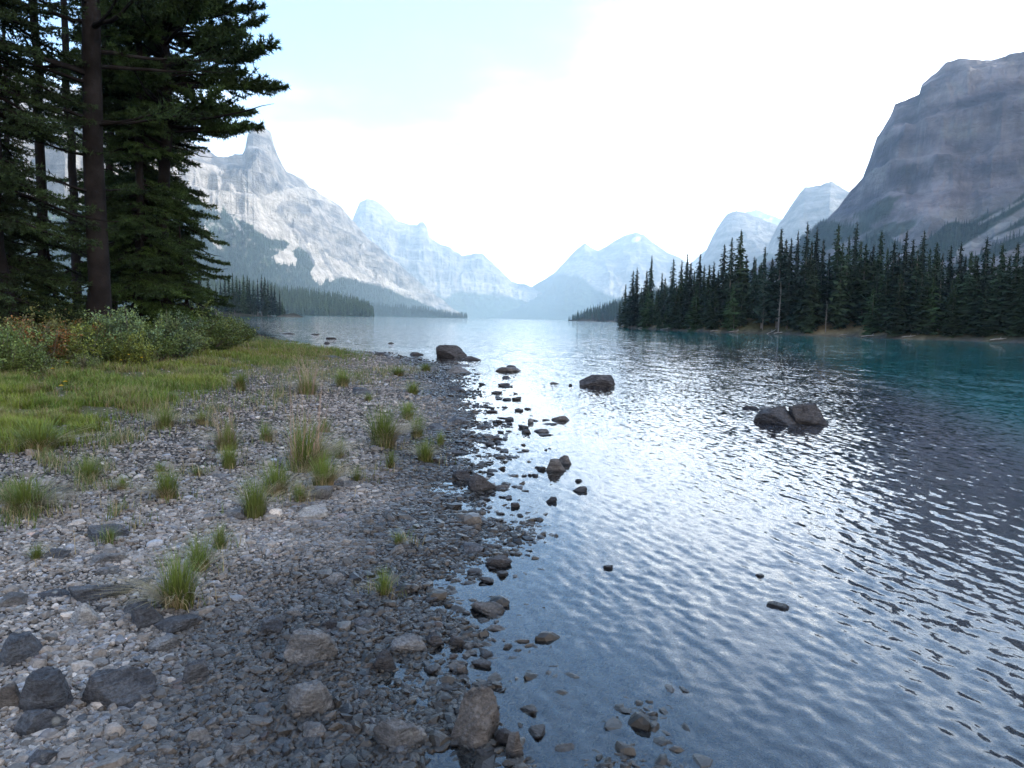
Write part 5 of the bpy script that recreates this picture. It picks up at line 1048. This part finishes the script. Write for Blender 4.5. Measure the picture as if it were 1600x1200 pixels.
# ------------------------------------------------------------ pebbles: one mass
PEB_HI = [rockshape(700 + k, 2, 30, 7, 0.0, (1, 0.5 + 0.45 * ((k * 5) % 7) / 7, 0.5 + 0.4 * ((k * 3) % 5) / 5)) for k in range(14)]
PEB_LO = [rockshape(740 + k, 1, 20, 6, 0.0, (1, 0.75, 0.5)) for k in range(10)]
def pebble_cloud(n, rmin, rmax, size_fn, variants, seed, name, label, azr=(-41, 16), lim=(-2.8, 30), density=None, big=0.0):
    r = np.random.default_rng(seed); X = []; tot = 0
    while tot < n:
        m = 60000; a = np.radians(r.uniform(azr[0], azr[1], m)); u = r.random(m); d = rmin * (rmax / rmin) ** u if density is None else np.sqrt(rmin ** 2 + (rmax ** 2 - rmin ** 2) * u)
        x, y = d * np.sin(a), d * np.cos(a); s = sdist(x, y, NEAR); k = (s > lim[0] - 0 * s) & (s < lim[1])
        k &= (s > 0) | (r.random(m) < np.exp(s * 1.0)); me2, bu2 = zones(x, y, ground(x, y, False)); k &= ~(bu2) & (~me2 | (r.random(m) < 0.15))
        X.append(np.stack([x, y, s], -1)[k]); tot += k.sum()
    X = np.concatenate(X)[:n]; x, y, s = X.T; z = ground(x, y); d = np.hypot(x, y)
    sz = size_fn(d, s, r); rot = np.einsum('nij,njk->nik', rotz(r.uniform(0, 6.28, n)), rotx(r.normal(size=n) * 0.28)); sc = sz[:, None] * np.ones(3) * np.stack([np.ones(n), np.ones(n), r.uniform(.7, 1.2, n)], -1)
    V, Fc, ids = merge_instances(variants, r.integers(0, len(variants), n), np.stack([x, y, z + sz * 0.16], -1), sc, rot)
    base = np.array([0.222, 0.201, 0.180]) * np.exp(r.normal(size=(n, 1)) * 0.33); tint = r.random(n)
    base = np.where((tint < 0.10)[:, None], base * [1.06, 1.0, 0.94], base); base = np.where((tint > 0.86)[:, None], base * [0.82, 0.92, 1.08], base); base = np.where((tint > 0.985)[:, None], base * [1.25, 1.0, 0.9], base)
    base = np.where((r.random(n) < 0.006)[:, None], np.array([0.38, 0.36, 0.34]), base)
    wetf = sstep(s + (fbm(np.stack([x, y], -1) * 0.9, 3, 41) - .5) * 1.6, 0.1, 1.6)[:, None]; base = base * (0.18 + 0.82 * wetf) * np.where(z[:, None] < 0, np.array([.8, .76, .68]), 1.0)
    o = mesh(name, V, Fc, m_peb, cols=base[ids], attrs={'wet': 1 - wetf[ids, 0]}); tag(o, label, None, None, 'stuff'); return o
m_peb, nt_, b_ = newmat('pebbles'); a_ = attr(nt_); p_ = wpos(nt_); nn_ = noise(nt_, 70, 4, 0.65, p_)
nt_.links.new(scalec(nt_, a_.outputs['Color'], maprange(nt_, nn_.outputs[0], 0.3, 0.7, 0.75, 1.25)), b_.inputs['Base Color'])
wa_ = nt_.nodes.new('ShaderNodeAttribute'); wa_.attribute_name = 'wet'; nt_.links.new(maprange(nt_, wa_.outputs['Fac'], 0, 1, 0.8, 0.32, False), b_.inputs['Roughness']); b_.inputs['Specular IOR Level'].default_value = 0.4
bump(nt_, b_, noise(nt_, 160, 4, 0.6, p_).outputs[0], 0.003)
def szA0(d, s, r): return szA(d, s, r) * 0.8
def szA(d, s, r):       # finer and drier to the left, coarser by the water
    base = np.interp(s, [0, 1.5, 3.5], [0.0135, 0.0108, 0.0060]); return base * np.exp(r.normal(size=len(s)) * 0.42)
pebble_cloud(60000, 2.0, 7.5, szA0, PEB_LO, 4, 'pebbles', 'fine grey gravel between the larger pebbles')
pebble_cloud(33000, 2.0, 6.2, szA, PEB_HI, 1, 'pebbles', 'grey angular pebbles covering the near beach')
def szB(d, s, r): return np.interp(s, [0, 1.5, 4], [0.016, 0.014, 0.010]) * np.exp(r.normal(size=len(s)) * 0.42) * np.interp(d, [5, 25], [1, 1.9])
pebble_cloud(55000, 5.0, 34, szB, PEB_LO, 2, 'pebbles', 'grey gravel of the beach running up to the meadow', azr=(-40, 4))
def szC(d, s, r): return 0.025 * np.exp(r.normal(size=len(s)) * 0.33)
pebble_cloud(800, 2.0, 9, szC, PEB_HI, 3, 'pebbles', 'larger loose cobbles among the pebbles')

# ------------------------------------------------------------ haze
bmn = np.array([-14000.0, -1500.0, -20.0]); bmx = np.array([16000.0, 21000.0, 2900.0])
hv = np.array([[x, y, z] for x in (bmn[0], bmx[0]) for y in (bmn[1], bmx[1]) for z in (bmn[2], bmx[2])])
hf = [[0, 1, 3, 2], [4, 6, 7, 5], [0, 4, 5, 1], [2, 3, 7, 6], [0, 2, 6, 4], [1, 5, 7, 3]]
mh = bpy.data.materials.new('haze'); mh.use_nodes = True; nt = mh.node_tree; nt.nodes.clear(); oo = nt.nodes.new('ShaderNodeOutputMaterial'); pv = nt.nodes.new('ShaderNodeVolumePrincipled')
pv.inputs['Color'].default_value = (0.68, 0.86, 1.0, 1); pv.inputs['Density'].default_value = 9e-5; pv.inputs['Anisotropy'].default_value = 0.2; nt.links.new(pv.outputs[0], oo.inputs['Volume'])
hz = mesh('haze', hv, hf, mh); tag(hz, 'pale blue haze filling the valley', None, None, 'stuff')
